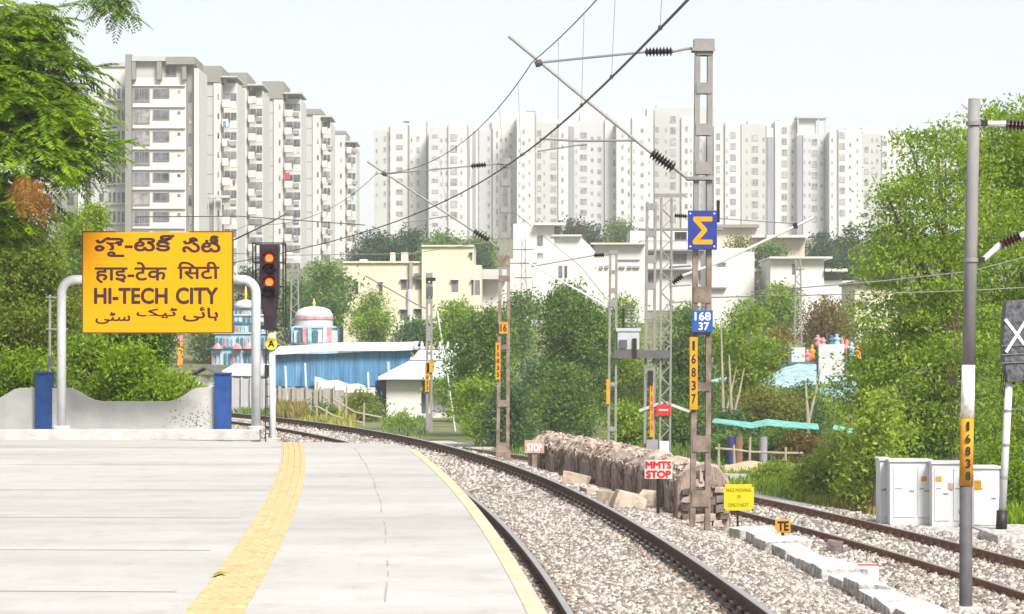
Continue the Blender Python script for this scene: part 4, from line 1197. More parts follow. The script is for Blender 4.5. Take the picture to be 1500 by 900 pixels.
# front tower
Y = 398.0
t = tower('apartment_tower', 'front apartment tower with seven rows of barred windows above the yellow board', 'apartment tower', Y, 185, 290, 400, AP)
block(t, Y, 193.5, 272, 88, 430, M['tw_white'], 0.6)
block(t, Y, 184, 193, 80, 430, M['tw_grey'], -.5, 13, 'pier')
block(t, Y, 273, 283, 88, 430, M['tw_grey'], .9, 11, 'pier')
block(t, Y, 284, 291, 100, 430, M['tw_white'], .2, 11, 'pier')
block(t, Y, 193.5, 245, 83, 90, M['tw_pale'], -.4, 11, 'roof_beam', 0)
block(t, Y, 244, 286, 84, 95, M['tw_grey'], -.6, 11, 'roof_beam', 0)
for x0, x1 in ((193.5, 199), (230, 237), (267, 273)): block(t, Y, x0, x1, 90, 117, M['tw_grey'], -.3, 1.0, 'roof_post', 0)
MB().box(wx(199.5, Y), wx(266.5, Y), Y + .57, Y + .62, wz(112, Y), wz(92, Y)).build('terrace_opening', M['tw_pale'], t)
window(t, wx(242, Y), wx(258, Y), wz(111, Y), wz(95, Y), Y + .5, mg=M['glass'])
rows_ = [(129, 149), (160, 181), (191, 213), (222, 242), (252, 272), (281, 301), (309, 330), (338, 358), (367, 387)]
for i, (y0, y1) in enumerate(rows_):
    window(t, wx(195, Y), wx(219, Y), wz(y1, Y), wz(y0, Y), Y + .5)
    g_ = MB()
    for k in range(4): g_.box(wx(196 + k * 7.3, Y) - .022, wx(196 + k * 7.3, Y) + .022, Y + .38, Y + .42, wz(y1, Y), wz(y0, Y))
    for k in range(1): g_.box(wx(195, Y), wx(219, Y), Y + .39, Y + .41, wz(y1 - 2 - 6 * k, Y), wz(y1 - 2.5 - 6 * k, Y))
    g_.build('window_bars', M['tw_pale'], t)
    window(t, wx(223.5, Y), wx(247.5, Y), wz(y1 - 6, Y), wz(y0 + 1, Y), Y + .5)
    window(t, wx(259.5, Y), wx(263.5, Y), wz(y0 + 7, Y), wz(y0 + 3, Y), Y + .55, False)
    window(t, wx(275.5, Y), wx(280, Y), wz(y1, Y), wz(y0 + 4, Y), Y + .8, False)
    MB().box(wx(193.6, Y), wx(271, Y), Y + .25, Y + .59, wz(y0 - 3, Y), wz(y0 - 5, Y)).build('floor_ledge', M['tw_white'], t)
# lower wing
Y = 405.0
t = tower('apartment_tower', 'lower white apartment wing left of the front tower behind the leaves', 'apartment tower', Y, 105, 186, 400, AP)
block(t, Y, 137, 186, 97, 430, M['tw_white'])
block(t, Y, 112, 136.5, 140, 430, M['tw_white'], 1.5)
block(t, Y, 134, 138.5, 130, 430, M['tw_pale'], -.6, 8, 'pier')
block(t, Y, 150, 186, 92, 98, M['tw_pale'], -.3, 10, 'parapet', 0)
for i, (y0, y1) in enumerate(rows_):
    for k in range(4): window(t, wx(159 + k * 6.5, Y), wx(163 + k * 6.5, Y), wz(y1 - 4, Y), wz(y0 + 1, Y), Y - .02, False)
    MB().box(wx(156, Y), wx(186, Y), Y - .5, Y - .01, wz(y1 - 1, Y), wz(y1 - 3.5, Y)).build('window_ledge', M['tw_white'], t)
    window(t, wx(145, Y), wx(152, Y), wz(y1 - 5, Y), wz(y0 + 3, Y), Y - .02)
    window(t, wx(121, Y), wx(127, Y), wz(y1, Y), wz(y0 + 2, Y), Y + 1.48)
Y = 430.0
t = tower('apartment_tower', 'grey edged apartment tower mostly hidden behind the left tree', 'apartment tower', Y, 60, 112, 400, AP)
block(t, Y, 60, 113, 210, 430, M['tw_white'])
for i, (y0, y1) in enumerate(rows_[3:]):
    window(t, wx(98, Y), wx(108, Y), wz(y1, Y), wz(y0 + 2, Y), Y - .02)
    window(t, wx(80, Y), wx(90, Y), wz(y1, Y), wz(y0 + 2, Y), Y - .02)

# slabs that follow
def slab_tower(label, Y, gx0, gx1, wx1, bx1, ytop, ycap, pitch, n, first, roofy, low=None):
    """grey capped slab gx0..wx1 (grey to gx1, white beyond) and a bay of balconies out to bx1"""
    t = tower('apartment_tower', label, 'apartment tower', Y, gx0, bx1, 400, AP)
    block(t, Y, gx0, gx1, ycap, 430, M['tw_pale'], 0, 14)  # left part coloured grey to put the slab's shaded side into the paint
    for yy in np.arange(ycap + 20, 400, pitch): MB().box(wx(gx0 + .2, Y), wx(gx1 - .2, Y), Y - .05, Y - .003, wz(yy + .6, Y), wz(yy, Y)).build('floor_line', M['tw_grey'], t)
    block(t, Y, gx1 + .1, wx1, ycap, 430, M['tw_white'], -.25, 14)
    block(t, Y, gx0 - .5, wx1 + .3, ytop, ycap, M['tw_grey'], -.4, 14.5, 'roof_cap', 0)
    block(t, Y, wx1 + .1, wx1 + 2.2, ycap + 4, 430, M['tw_grey'], -.1, 14, 'pier')
    block(t, Y, wx1 + 2.3, bx1, roofy + 8, 430, M['tw_white'], 1.6, 12)
    block(t, Y, wx1 + 1, bx1 + 2, roofy, roofy + 2.2, M['tw_pale'], -.8, 12, 'roof_slab', 0)
    block(t, Y, wx1 + 3, wx1 + 6, roofy + 2.4, roofy + 8, M['tw_pale'], .4, 2, 'roof_post', 0)
    for i in range(n):
        y = first + i * pitch
        xm = wx1 + 3 + (bx1 - wx1 - 3) * .45
        window(t, wx(wx1 + 3.4, Y), wx(xm, Y), wz(y + pitch * .55, Y), wz(y + pitch * .12, Y), Y + 1.55)
        window(t, wx(xm + 1, Y), wx(bx1 - 1, Y), wz(y + pitch * .72, Y), wz(y + pitch * .12, Y), Y + 1.55)
        balcony(t, Y, wx1 + 2.4, xm if i % 2 else xm + 2, y, y + pitch * .86)
        balcony(t, Y, xm + 2.6, bx1 + (1.5 if i % 2 else .4), y, y + pitch * .94)
        if wx1 - gx1 > 6:
            window(t, wx(gx1 + (wx1 - gx1) * .55, Y), wx(gx1 + (wx1 - gx1) * .55 + 2.4, Y), wz(y + pitch * .5, Y), wz(y + pitch * .2, Y), Y - .28, False)
        if random.random() < .6:
            cx_ = random.uniform(wx1 + 4, bx1 - 3)
            MB().box(wx(cx_, Y), wx(cx_ + random.uniform(1.5, 4), Y), Y - 1.02, Y - .93, wz(y + pitch * .9, Y), wz(y + pitch * .62, Y)).build('laundry', M[random.choice(['shade_grey', 'slate', 'temple_pink', 'blue_sheet', 'bld_beige', 'tw_grey', 'terracotta'])], t)
        if random.random() < .5:
            ac = MB().box(wx(xm + 3, Y), wx(xm + 3, Y) + .9, Y - 1.35, Y - .92, wz(y + pitch * .9, Y), wz(y + pitch * .9, Y) + .7)
            ac.build('air_conditioner', M['shade_grey'], t)
    return t
ta = slab_tower('grey capped slab tower directly right of the front tower', 412, 291, 313, 324, 346, 97, 121, 28.5, 9, 132, 112)
Y = 412
tb = MB()
for k in range(3): tb.box(wx(306 + k * 9.5, Y), wx(307.5 + k * 9.5, Y), Y - 1.6, Y - 1.2, wz(345, Y) - 5, wz(291, Y))
tb.box(wx(302, Y), wx(338, Y), Y - 1.7, Y - 1.0, wz(291, Y), wz(287, Y))
tb.build('porch_frame', M['tw_pale'], ta)
slab_tower('second grey capped slab tower with balconies', 436, 333, 347, 362, 384, 107, 128, 27, 10, 128, 124)
slab_tower('grey capped slab tower with a red cloth on one balcony', 458, 384.5, 401, 415, 440, 119.5, 145, 26, 10, 148, 136)
MB().box(wx(417, 458), wx(425, 458), 458 - 1.1, 458 - .95, wz(263, 458), wz(254, 458)).build('cloth', M['red_board'], SC.objects[[o.name for o in SC.objects if 'red cloth' in str(o.get('label'))][0]])
tc = slab_tower('tall pale slab tower with a plain blank front', 492, 440.5, 458, 470, 484, 160, 168, 24.5, 9, 174, 170)
slab_tower('farthest slab tower at the right end of the row', 525, 485, 489, 506, 521, 192, 197, 23, 8, 204, 207)

# --- the far white towers on the hill
FT = 'white towers on the far hill'
def far_tower(label, Y, x0, x1, ytop, m, parts, cols, strips=(), base=336, pitch=16.2, roofs=()):
    t = tower('high_rise_tower', label, 'high-rise', Y, x0, x1, base, FT)
    block(t, Y, x0, x1, ytop, base, M[m], 0, 14, down=10)
    for px0, px1, py, mm, dy in parts: block(t, Y, px0, px1, py, base, M[mm], dy, 12, 'wing', 10)
    for px0, px1, py0, py1, mm in roofs: block(t, Y, px0, px1, py0, py1, M[mm], 1.0, 6, 'roof_block', 0)
    for x, w, y0, h, dy in cols:
        y = y0
        k = 0
        while y + h < base - 2:
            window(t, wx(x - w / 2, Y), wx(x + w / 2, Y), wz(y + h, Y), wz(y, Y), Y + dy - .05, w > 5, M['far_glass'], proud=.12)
            y += pitch; k += 1
    k_ = 0
    for px in np.arange(x0 + 4, x1 - 3, 7.3):
        if all(abs(px - c[0]) > c[1] / 2 + 3 for c in cols) and not any(a_ - 2 < px < b_ + 2 for a_, b_, _ in strips):
            k_ += 1
            dy = min([0] + [p[4] for p in parts if p[0] < px < p[1]])
            if any(abs(px - e) < 2.2 for p in parts for e in p[:2]): continue
            y = 203
            while y < base - 8:
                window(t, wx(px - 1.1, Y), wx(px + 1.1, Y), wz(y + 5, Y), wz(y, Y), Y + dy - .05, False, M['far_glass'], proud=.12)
                y += pitch
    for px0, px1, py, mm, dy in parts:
        MB().box(wx(px1, Y) + .02, wx(px1, Y) + .42, Y - .02, Y + .3, wz(base, Y) - 8, wz(py + 3, Y)).build('shade_strip', M['tw_grey'], t)  # grey strip painted in as the shadow line beside each wing
    for px0, px1, py in strips:
        MB().box(wx(px0, Y), wx(px1, Y), Y - .55, Y + .3, wz(base, Y) - 8, wz(py, Y)).build('balcony_strip', M['tw_dark'], t)
    return t
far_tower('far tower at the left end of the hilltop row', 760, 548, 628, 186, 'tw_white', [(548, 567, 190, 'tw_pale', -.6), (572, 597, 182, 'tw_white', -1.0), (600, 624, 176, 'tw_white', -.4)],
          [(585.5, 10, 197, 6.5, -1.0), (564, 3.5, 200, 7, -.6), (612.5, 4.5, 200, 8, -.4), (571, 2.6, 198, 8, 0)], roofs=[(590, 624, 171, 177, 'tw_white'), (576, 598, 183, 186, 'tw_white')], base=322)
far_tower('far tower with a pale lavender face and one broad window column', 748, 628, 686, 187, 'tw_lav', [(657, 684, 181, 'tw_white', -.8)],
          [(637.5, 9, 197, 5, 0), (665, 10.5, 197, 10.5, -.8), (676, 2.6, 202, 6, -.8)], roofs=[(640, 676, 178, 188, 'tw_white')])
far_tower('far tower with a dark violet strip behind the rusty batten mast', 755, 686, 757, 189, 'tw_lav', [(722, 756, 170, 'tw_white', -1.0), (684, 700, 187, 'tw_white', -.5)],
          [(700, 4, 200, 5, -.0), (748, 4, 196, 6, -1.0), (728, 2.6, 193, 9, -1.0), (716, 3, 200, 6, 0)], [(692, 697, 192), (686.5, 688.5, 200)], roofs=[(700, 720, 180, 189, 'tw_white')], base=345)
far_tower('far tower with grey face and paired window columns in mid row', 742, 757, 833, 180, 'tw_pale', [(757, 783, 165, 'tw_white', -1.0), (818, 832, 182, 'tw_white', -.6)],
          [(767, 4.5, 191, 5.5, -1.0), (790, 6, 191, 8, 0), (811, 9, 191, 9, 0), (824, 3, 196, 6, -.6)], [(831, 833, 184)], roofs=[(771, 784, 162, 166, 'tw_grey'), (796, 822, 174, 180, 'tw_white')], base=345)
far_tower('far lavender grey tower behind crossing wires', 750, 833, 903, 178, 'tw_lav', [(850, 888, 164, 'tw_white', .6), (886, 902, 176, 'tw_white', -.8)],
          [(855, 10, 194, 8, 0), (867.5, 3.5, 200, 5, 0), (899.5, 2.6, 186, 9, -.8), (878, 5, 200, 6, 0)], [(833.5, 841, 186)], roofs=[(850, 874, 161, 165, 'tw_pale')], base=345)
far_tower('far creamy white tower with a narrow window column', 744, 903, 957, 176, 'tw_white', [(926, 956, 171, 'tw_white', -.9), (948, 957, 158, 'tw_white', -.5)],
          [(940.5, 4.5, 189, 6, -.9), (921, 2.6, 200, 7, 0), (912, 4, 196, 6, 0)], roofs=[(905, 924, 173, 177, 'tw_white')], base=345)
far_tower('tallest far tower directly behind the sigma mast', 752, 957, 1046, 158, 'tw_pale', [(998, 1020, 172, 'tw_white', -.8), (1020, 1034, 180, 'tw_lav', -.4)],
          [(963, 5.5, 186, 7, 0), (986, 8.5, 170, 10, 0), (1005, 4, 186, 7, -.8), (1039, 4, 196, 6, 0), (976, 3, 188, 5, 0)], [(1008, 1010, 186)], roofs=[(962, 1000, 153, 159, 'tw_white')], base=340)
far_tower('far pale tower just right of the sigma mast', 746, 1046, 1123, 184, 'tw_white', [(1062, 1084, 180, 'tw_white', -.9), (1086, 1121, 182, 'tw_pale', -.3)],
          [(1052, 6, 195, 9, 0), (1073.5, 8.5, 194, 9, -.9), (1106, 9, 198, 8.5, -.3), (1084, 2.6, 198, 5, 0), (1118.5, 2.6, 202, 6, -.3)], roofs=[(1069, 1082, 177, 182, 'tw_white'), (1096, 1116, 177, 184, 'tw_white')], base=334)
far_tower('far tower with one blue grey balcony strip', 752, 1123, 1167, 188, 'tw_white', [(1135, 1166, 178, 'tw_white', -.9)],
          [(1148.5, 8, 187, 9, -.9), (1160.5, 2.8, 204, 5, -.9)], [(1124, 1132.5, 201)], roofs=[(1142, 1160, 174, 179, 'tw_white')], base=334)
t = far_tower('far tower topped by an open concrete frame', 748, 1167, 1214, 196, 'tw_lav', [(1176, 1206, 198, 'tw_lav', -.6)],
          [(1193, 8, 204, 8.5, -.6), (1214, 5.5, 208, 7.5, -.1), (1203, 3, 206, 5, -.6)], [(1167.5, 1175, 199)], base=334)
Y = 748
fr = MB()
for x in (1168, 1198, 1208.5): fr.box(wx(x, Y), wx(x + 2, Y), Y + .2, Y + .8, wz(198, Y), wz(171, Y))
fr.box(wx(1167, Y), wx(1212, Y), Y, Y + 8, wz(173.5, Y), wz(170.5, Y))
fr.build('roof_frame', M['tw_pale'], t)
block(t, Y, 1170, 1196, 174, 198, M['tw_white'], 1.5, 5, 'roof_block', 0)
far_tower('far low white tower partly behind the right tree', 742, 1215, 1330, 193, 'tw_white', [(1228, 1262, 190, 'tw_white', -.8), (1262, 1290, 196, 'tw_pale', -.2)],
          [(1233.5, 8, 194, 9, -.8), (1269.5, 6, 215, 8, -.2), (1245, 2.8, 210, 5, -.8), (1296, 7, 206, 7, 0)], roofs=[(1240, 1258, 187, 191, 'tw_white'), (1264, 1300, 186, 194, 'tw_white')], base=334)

# --- cream building
Y = 256.0
t = tower('cream_building', 'cream flat-roofed building with small dark windows behind the blue shed', 'building', Y, 503, 705, 505)
block(t, Y, 503, 618, 384.5, 512, M['cream'], 0, 14)
block(t, Y, 618.1, 694, 361, 512, M['cream'], -.6, 16)
block(t, Y, 694.1, 705, 388, 512, M['cream'], 1.0, 12)
block(t, Y, 502.5, 618, 383, 385.5, M['cream'], -.25, 14.4, 'parapet', 0)
block(t, Y, 617.6, 694.6, 359.5, 362, M['cream'], -.85, 16.5, 'parapet', 0)
for x0, x1 in ((571, 578), (587, 597)): block(t, Y, x0, x1, 369.5, 386, M['cream'], 1.0, 1.4, 'roof_stub', 0)
block(t, Y, 525, 536, 379, 384, M['tw_white'], 2, 2, 'roof_stub', 0)
for x0, x1, y0, y1, dy in ((519.5, 524.8, 413, 431, 0), (555.5, 560.5, 414, 432, 0), (587.5, 596, 410, 423.5, 0), (608.5, 618, 409.5, 423.5, 0), (586.5, 595, 454, 465.5, 0), (608, 618, 453, 465, 0), (662, 671.5, 411, 427, -.6), (691.2, 693.8, 411, 432, -.6), (689, 692, 371, 381, -.6)):
    o_ = window(t, wx(x0, Y), wx(x1, Y), wz(y1, Y), wz(y0, Y), Y + dy - .02, True)
    MB().box(wx(x0 - 1, Y), wx(x1 + 1, Y), Y + dy - .45, Y + dy - .005, wz(y0 - .3, Y), wz(y0 - 1.8, Y)).build('sunshade', M['cream'], t)
window(t, wx(695.5, Y), wx(703, Y), wz(431, Y), wz(410, Y), Y + .98, True)
MB().box(wx(600, Y), wx(604.5, Y), Y - .5, Y - .1, wz(425, Y), wz(384, Y)).build('dark_duct', M['shade_grey'], t)
MB().tube([at(601, 424, Y - .3), at(600, 512, Y - .3)], .28, 8).build('white_duct', M['tw_white'], t)
MB().box(wx(607, Y), wx(618, Y), Y - .9, Y - .2, wz(404, Y), wz(401, Y)).build('canopy', M['slate'], t)
Y = 262.0
t = tower('grey_building', 'dark slate building edge left of the cream building', 'building', Y, 470, 503, 505)
block(t, Y, 486, 503, 408, 514, M['slate'], 0, 14)
for y in (440, 468): MB().box(wx(486, Y), wx(503, Y), Y - .3, Y - .01, wz(y + 1, Y), wz(y - 1, Y)).build('ledge', M['shade_grey'], t)
Y = 268.0
t = tower('low_white_building', 'low white building with ribbed roof right of the cream building', 'building', Y, 703, 760, 450)
block(t, Y, 706, 762, 407, 500, M['bld_white'], 0, 12)
rf = MB()
for k in range(4): rf.box(wx(703, Y), wx(742, Y), Y - 2 + k * 3, Y + 1.2 + k * 3, wz(410 - k * 4.5, Y), wz(405 - k * 4.5, Y))
rf.build('roof', M['tw_pale'], t)

# --- white buildings in the middle distance
Y = 300.0
t = tower('white_building', 'stepped white building with a small blue window near its top', 'building', Y, 745, 945, 440)
block(t, Y, 752, 812, 328, 470, M['bld_white'], 0, 14)
block(t, Y, 812.1, 850, 345, 470, M['bld_white'], .5, 14)
b = MB().prism([(wx(x, Y), wz(y, Y)) for x, y in ((850.2, 470), (850.2, 346), (872, 368), (872, 470))], Y + .5, Y + 14)
b.build('wall', M['bld_white'], t)
block(t, Y, 872.2, 946, 357, 470, M['bld_white'], 1.5, 14)
block(t, Y, 783, 828, 327, 330.5, M['bld_white'], -1.2, 15, 'roof_slab', 0)
block(t, Y, 812, 824, 333, 344, M['shade_grey'], 2.5, 4, 'roof_shade', 0)  # grey block coloured as the shade under the overhanging roof slab
block(t, Y, 808, 852, 344, 346.5, M['bld_white'], -.3, 14, 'roof_slab', 0)
block(t, Y, 866, 946, 355.5, 358, M['bld_beige'], .4, 14, 'roof_slab', 0)
block(t, Y, 745, 830, 381, 470, M['bld_white'], -3.5, 3.4, 'wing')
for x0, x1, y0, y1, dy in ((787, 795.5, 345, 360, 0), (787, 796, 371, 380, 0), (817.5, 823, 391, 408, -3.5), (826, 830, 391, 408, -3.5)):
    window(t, wx(x0, Y), wx(x1, Y), wz(y1, Y), wz(y0, Y), Y + dy - .03, True)
pp = MB()
for x0, x1, y0, y1 in ((868, 874, 390, 393), (879, 884, 389, 393), (887, 892, 388.5, 392.5), (908, 916, 389.5, 392.5), (920, 926, 389, 392.5), (928, 938, 389.5, 392.5), (861, 862.5, 379, 393)):
    MB().box(wx(x0, Y), wx(x1, Y), Y + 1.2, Y + 1.48, wz(y1, Y), wz(y0, Y)).build('vent', M['shade_grey'], t)
pp.box(wx(906, Y), wx(938, Y), Y + 1.3, Y + 1.48, wz(381, Y), wz(379.5, Y))
pp.build('pipe', M['shade_grey'], t)
Y = 330.0
t = tower('white_building', 'long white building behind the lattice mast with dark openings', 'building', Y, 930, 1060, 440)
block(t, Y, 938, 1056, 352, 470, M['bld_white'], 0, 14)
block(t, Y, 925, 1010, 336, 353, M['bld_white'], 4, 10, 'upper_storey')
for y in (335, 366, 394): block(t, Y, 936, 1058, y, y + 2.4, M['tw_grey'], -1.2, 3, 'floor_slab', 0)
for x0, x1, y0, y1 in ((988, 1006, 340, 352), (986, 1006, 372, 386), (946, 962, 372, 384), (946, 962, 400, 414), (1024, 1040, 402, 416)):
    window(t, wx(x0, Y), wx(x1, Y), wz(y1, Y), wz(y0, Y), Y - .03, True)
Y = 340.0
t = tower('beige_building', 'beige building with flat roof edge behind the sigma mast', 'building', Y, 1046, 1120, 390)
block(t, Y, 1046, 1109, 334, 420, M['bld_beige'], 0, 12)
block(t, Y, 1050, 1111, 329.5, 334, M['tw_grey'], -1.0, 13, 'roof_slab', 0)
block(t, Y, 1109.2, 1180, 344, 420, M['bld_beige'], 1, 10, 'wing')
block(t, Y, 1100, 1183, 345.5, 348.5, M['bld_white'], -.8, 12, 'roof_slab', 0)
Y = 285.0
t = tower('white_building', 'plain white house with one small high window right of the sigma mast', 'building', Y, 1040, 1106, 450)
block(t, Y, 1038, 1105, 369, 480, M['bld_white'], 0, 12)
block(t, Y, 1042, 1092, 363, 369.5, M['bld_white'], 1, 10, 'parapet', 0)
window(t, wx(1050, Y), wx(1063.5, Y), wz(390, Y), wz(384.5, Y), Y - .03, True)
MB().box(wx(1036, Y), wx(1064, Y), Y - .6, Y - .01, wz(423, Y), wz(421, Y)).build('ledge', M['tw_grey'], t)
Y = 290.0
t = tower('beige_building', 'beige wall building with a dark slit and thin ledge', 'building', Y, 1094, 1140, 450)
block(t, Y, 1094.5, 1141, 398, 480, M['bld_beige'], 0, 10)
block(t, Y, 1094, 1135, 395, 398, M['bld_white'], -.4, 10, 'parapet', 0)
MB().box(wx(1094.6, Y), wx(1098, Y), Y - .12, Y - .01, wz(444, Y), wz(409, Y)).build('slit_window', M['shade_grey'], t)
for x in (1110.5, 1131): MB().box(wx(x, Y), wx(x + 3.5, Y), Y - .3, Y + .6, wz(398, Y), wz(391, Y)).build('roof_post', M['shade_grey'], t)
MB().box(wx(1099, Y), wx(1130, Y), Y - .25, Y - .01, wz(422.5, Y), wz(421, Y)).build('ledge', M['shade_grey'], t)
Y = 280.0
t = tower('white_building', 'white house with dark roof line and a small black window at the right', 'building', Y, 1128, 1255, 450)
block(t, Y, 1128.5, 1207, 379, 480, M['bld_white'], 0, 12)
block(t, Y, 1126, 1218, 376.5, 379.3, M['bld_white'], -.9, 13, 'roof_slab', 0)
block(t, Y, 1207.2, 1256, 411, 480, M['bld_white'], .6, 11, 'wing')
block(t, Y, 1208, 1241, 394, 398, M['bld_white'], -.6, 8, 'canopy', 0)
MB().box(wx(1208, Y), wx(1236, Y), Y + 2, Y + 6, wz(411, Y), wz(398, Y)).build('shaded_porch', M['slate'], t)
for x0, x1, y0, y1, dy in ((1160.5, 1164, 387, 402, 0), (1204.5, 1213.5, 432, 436.5, -.02), (1205, 1209, 389, 393, .2)):
    window(t, wx(x0, Y), wx(x1, Y), wz(y1, Y), wz(y0, Y), Y + dy - .03, False)
Y = 225.0
t = tower('cream_house', 'pale cream house wall glimpsed behind the right tree', 'building', Y, 1252, 1310, 500)
block(t, Y, 1252, 1315, 416, 505, M['cream'], 0, 9)
block(t, Y, 1249, 1316, 412, 416.5, M['tw_grey'], -.5, 10, 'roof_slab', 0)
window(t, wx(1262, Y), wx(1270, Y), wz(452, Y), wz(436, Y), Y - .03, True)

# --- low white house beside the line
Y = 168.0
zg = zl(wx(620, Y), Y)
t = tower('white_house', 'white house with stepped pale hip roof and grey shutter by the bend', 'house', Y, 565, 720, 612)
MB().box(wx(566, Y), wx(617, Y), Y, Y + 6, zg - .3, wz(553, Y)).build('wall', M['bld_white'], t)
MB().box(wx(617.2, Y), wx(720, Y), Y + .9, Y + 6, zg - .3, wz(553, Y)).build('wall', M['bld_white'], t)
MB().box(wx(617.3, Y), wx(624, Y), Y + .80, Y + .89, wz(605, Y), wz(557, Y)).build('door', M['slate'], t)
MB().box(wx(636, Y), wx(690, Y), Y + .80, Y + .89, wz(603, Y), wz(557, Y)).build('shutter', mat('ribbed_shutter', (0.30, 0.29, 0.32), 0.6, 0.12, 3, 0.3, 14, stretch=(.2, 1, 4)), t)
MB().box(wx(614, Y), wx(722, Y), Y - .2, Y + 1.2, zg - .3, wz(606, Y)).build('plinth', M['whitewash'], t)
for k in range(3): MB().box(wx(635, Y), wx(664, Y), Y - .9 + k * .22, Y - .7 + k * .22, zg - .3, wz(624 - k * 5, Y)).build('step', M['wood_grey'], t)
def hip(parent, x0, x1, zb, x2, x3, zt, y0, y1, dy, m, name='roof'):
    b = MB().add([(wx(x0, Y), y0, zb), (wx(x1, Y), y0, zb), (wx(x1, Y), y1, zb), (wx(x0, Y), y1, zb), (wx(x2, Y), y0 + dy, zt), (wx(x3, Y), y0 + dy, zt), (wx(x3, Y), y1 - dy, zt), (wx(x2, Y), y1 - dy, zt)],
                 [(0, 3, 2, 1), (4, 5, 6, 7), (0, 1, 5, 4), (1, 2, 6, 5), (2, 3, 7, 6), (3, 0, 4, 7)])
    return b.build(name, m, parent)
MB().box(wx(555, Y), wx(730, Y), Y - .9, Y + 7, wz(556, Y), wz(551.5, Y)).build('eave', M['roof_white'], t)
hip(t, 556, 728, wz(551.4, Y), 600, 686, wz(528, Y), Y - .8, Y + 6.9, 2.2, M['roof_white'])
MB().box(wx(600, Y), wx(688, Y), Y + 1.2, Y + 4.9, wz(528.2, Y), wz(524, Y)).build('roof_lip', M['tw_white'], t)
hip(t, 604, 684, wz(523.8, Y), 612, 676, wz(513, Y), Y + 1.3, Y + 4.8, .7, M['tw_white'])
for x in (609, 618, 645, 656, 668): MB().lathe([(.16, 0), (.2, .15), (.09, .3), (.12, .38), (.03, .55)], at(x, 513, Y + 2.2), 10).build('finial', M['temple_white'], t, smooth=True)
MB().box(wx(549, Y), wx(566, Y), Y + .5, Y + 4, zg, wz(558, Y)).build('dark_annex', mat('annex_dark', (0.03, 0.03, 0.07), 0.6, 0.2, 3), t)
MB().box(wx(566, Y), wx(586, Y), Y - .06, Y - .01, wz(557, Y), wz(555, Y)).build('blue_trim', M['blue_sheet'], t)

# --- blue sheet shed
Y = 185.0
zg = zl(wx(500, Y), Y)
t = tower('blue_shed', 'long blue sheet-walled shed with a pale sagging roof edge', 'shed', Y, 402, 604, 600)
b = MB()
N = 90
for i in range(N):                                   # corrugated sheet
    xa, xb = 402 + 200 * i / N, 402 + 200 * (i + 1) / N
    dy = .03 * (i % 2)
    top = lambda x: 519 - 5.0 * (x - 402) / 200 + 1.2 * math.sin(x * .03)
    bot = lambda x: 566 if x < 465 else 566 + 0 * x
    b.add([(wx(xa, Y), Y + dy, wz(bot(xa), Y)), (wx(xb, Y), Y + .06 - dy, wz(bot(xb), Y)), (wx(xb, Y), Y + .06 - dy, wz(top(xb), Y)), (wx(xa, Y), Y + dy, wz(top(xa), Y))], [(0, 1, 2, 3)])
b.box(wx(402, Y), wx(602, Y), Y + .15, Y + .25, wz(572, Y), wz(519, Y))
b.build('wall', M['blue_sheet'], t)
b = MB()
for i in range(20):
    xa, xb = 396 + 212 * i / 20, 396 + 212 * (i + 1) / 20
    f = lambda x: 519.0 - 7.0 * min(1, max(0, (x - 396) / 212)) + 1.3 * math.sin(x * .035)
    ya, yb = f(xa), f(xb)
    b.add([(wx(xa, Y), Y - .6, wz(ya, Y)), (wx(xb, Y), Y - .6, wz(yb, Y)), (wx(xb, Y), Y - .6, wz(yb - 2.6, Y)), (wx(xa, Y), Y - .6, wz(ya - 2.6, Y)),
           (wx(xa, Y), Y + 8, wz(ya, Y) + .5), (wx(xb, Y), Y + 8, wz(yb, Y) + .5), (wx(xb, Y), Y + 8, wz(yb - 2.6, Y) + .5), (wx(xa, Y), Y + 8, wz(ya - 2.6, Y) + .5)],
          [(0, 1, 2, 3), (3, 2, 6, 7), (0, 4, 5, 1), (7, 6, 5, 4), (0, 3, 7, 4), (1, 5, 6, 2)])
b.build('roof', M['roof_white'], t)
for x, y0, y1 in ((448, 532, 600), (570, 530, 596), (419, 536, 596), (540, 545, 600)):
    MB().bar(at(x + 2, y1 + 3, Y - .8), at(x - 1, y0, Y - .8), .12).build('prop', M['roof_white'], t)
b = MB()
for i in range(16):
    xa, xb = 461 + 92 * i / 16, 461 + 92 * (i + 1) / 16
    f0 = lambda x: 553 + 15 * (x - 461) / 92 + 1.5 * math.sin(x * .2)
    f1 = lambda x: 569 + 9 * (x - 461) / 92 + 1.5 * math.sin(x * .15 + 1)
    b.add([(wx(xa, Y - 1.2), Y - 1.2, wz(f1(xa), Y)), (wx(xb, Y - 1.2), Y - 1.2, wz(f1(xb), Y)), (wx(xb, Y - .5), Y - .5, wz(f0(xb), Y)), (wx(xa, Y - .5), Y - .5, wz(f0(xa), Y)),
           (wx(xa, Y - 1.2), Y - 1.15, wz(f1(xa), Y)), (wx(xb, Y - 1.2), Y - 1.15, wz(f1(xb), Y)), (wx(xb, Y - .5), Y - .45, wz(f0(xb), Y)), (wx(xa, Y - .5), Y - .45, wz(f0(xa), Y))],
          [(0, 1, 2, 3), (4, 7, 6, 5), (0, 4, 5, 1), (2, 6, 7, 3), (0, 3, 7, 4), (1, 5, 6, 2)])
tag(b.build('white_tarpaulin', M['whitewash'], loc=(wx(505, Y), Y - 1, 0)), 'white tarpaulin hanging slack below the blue shed wall', 'tarpaulin')

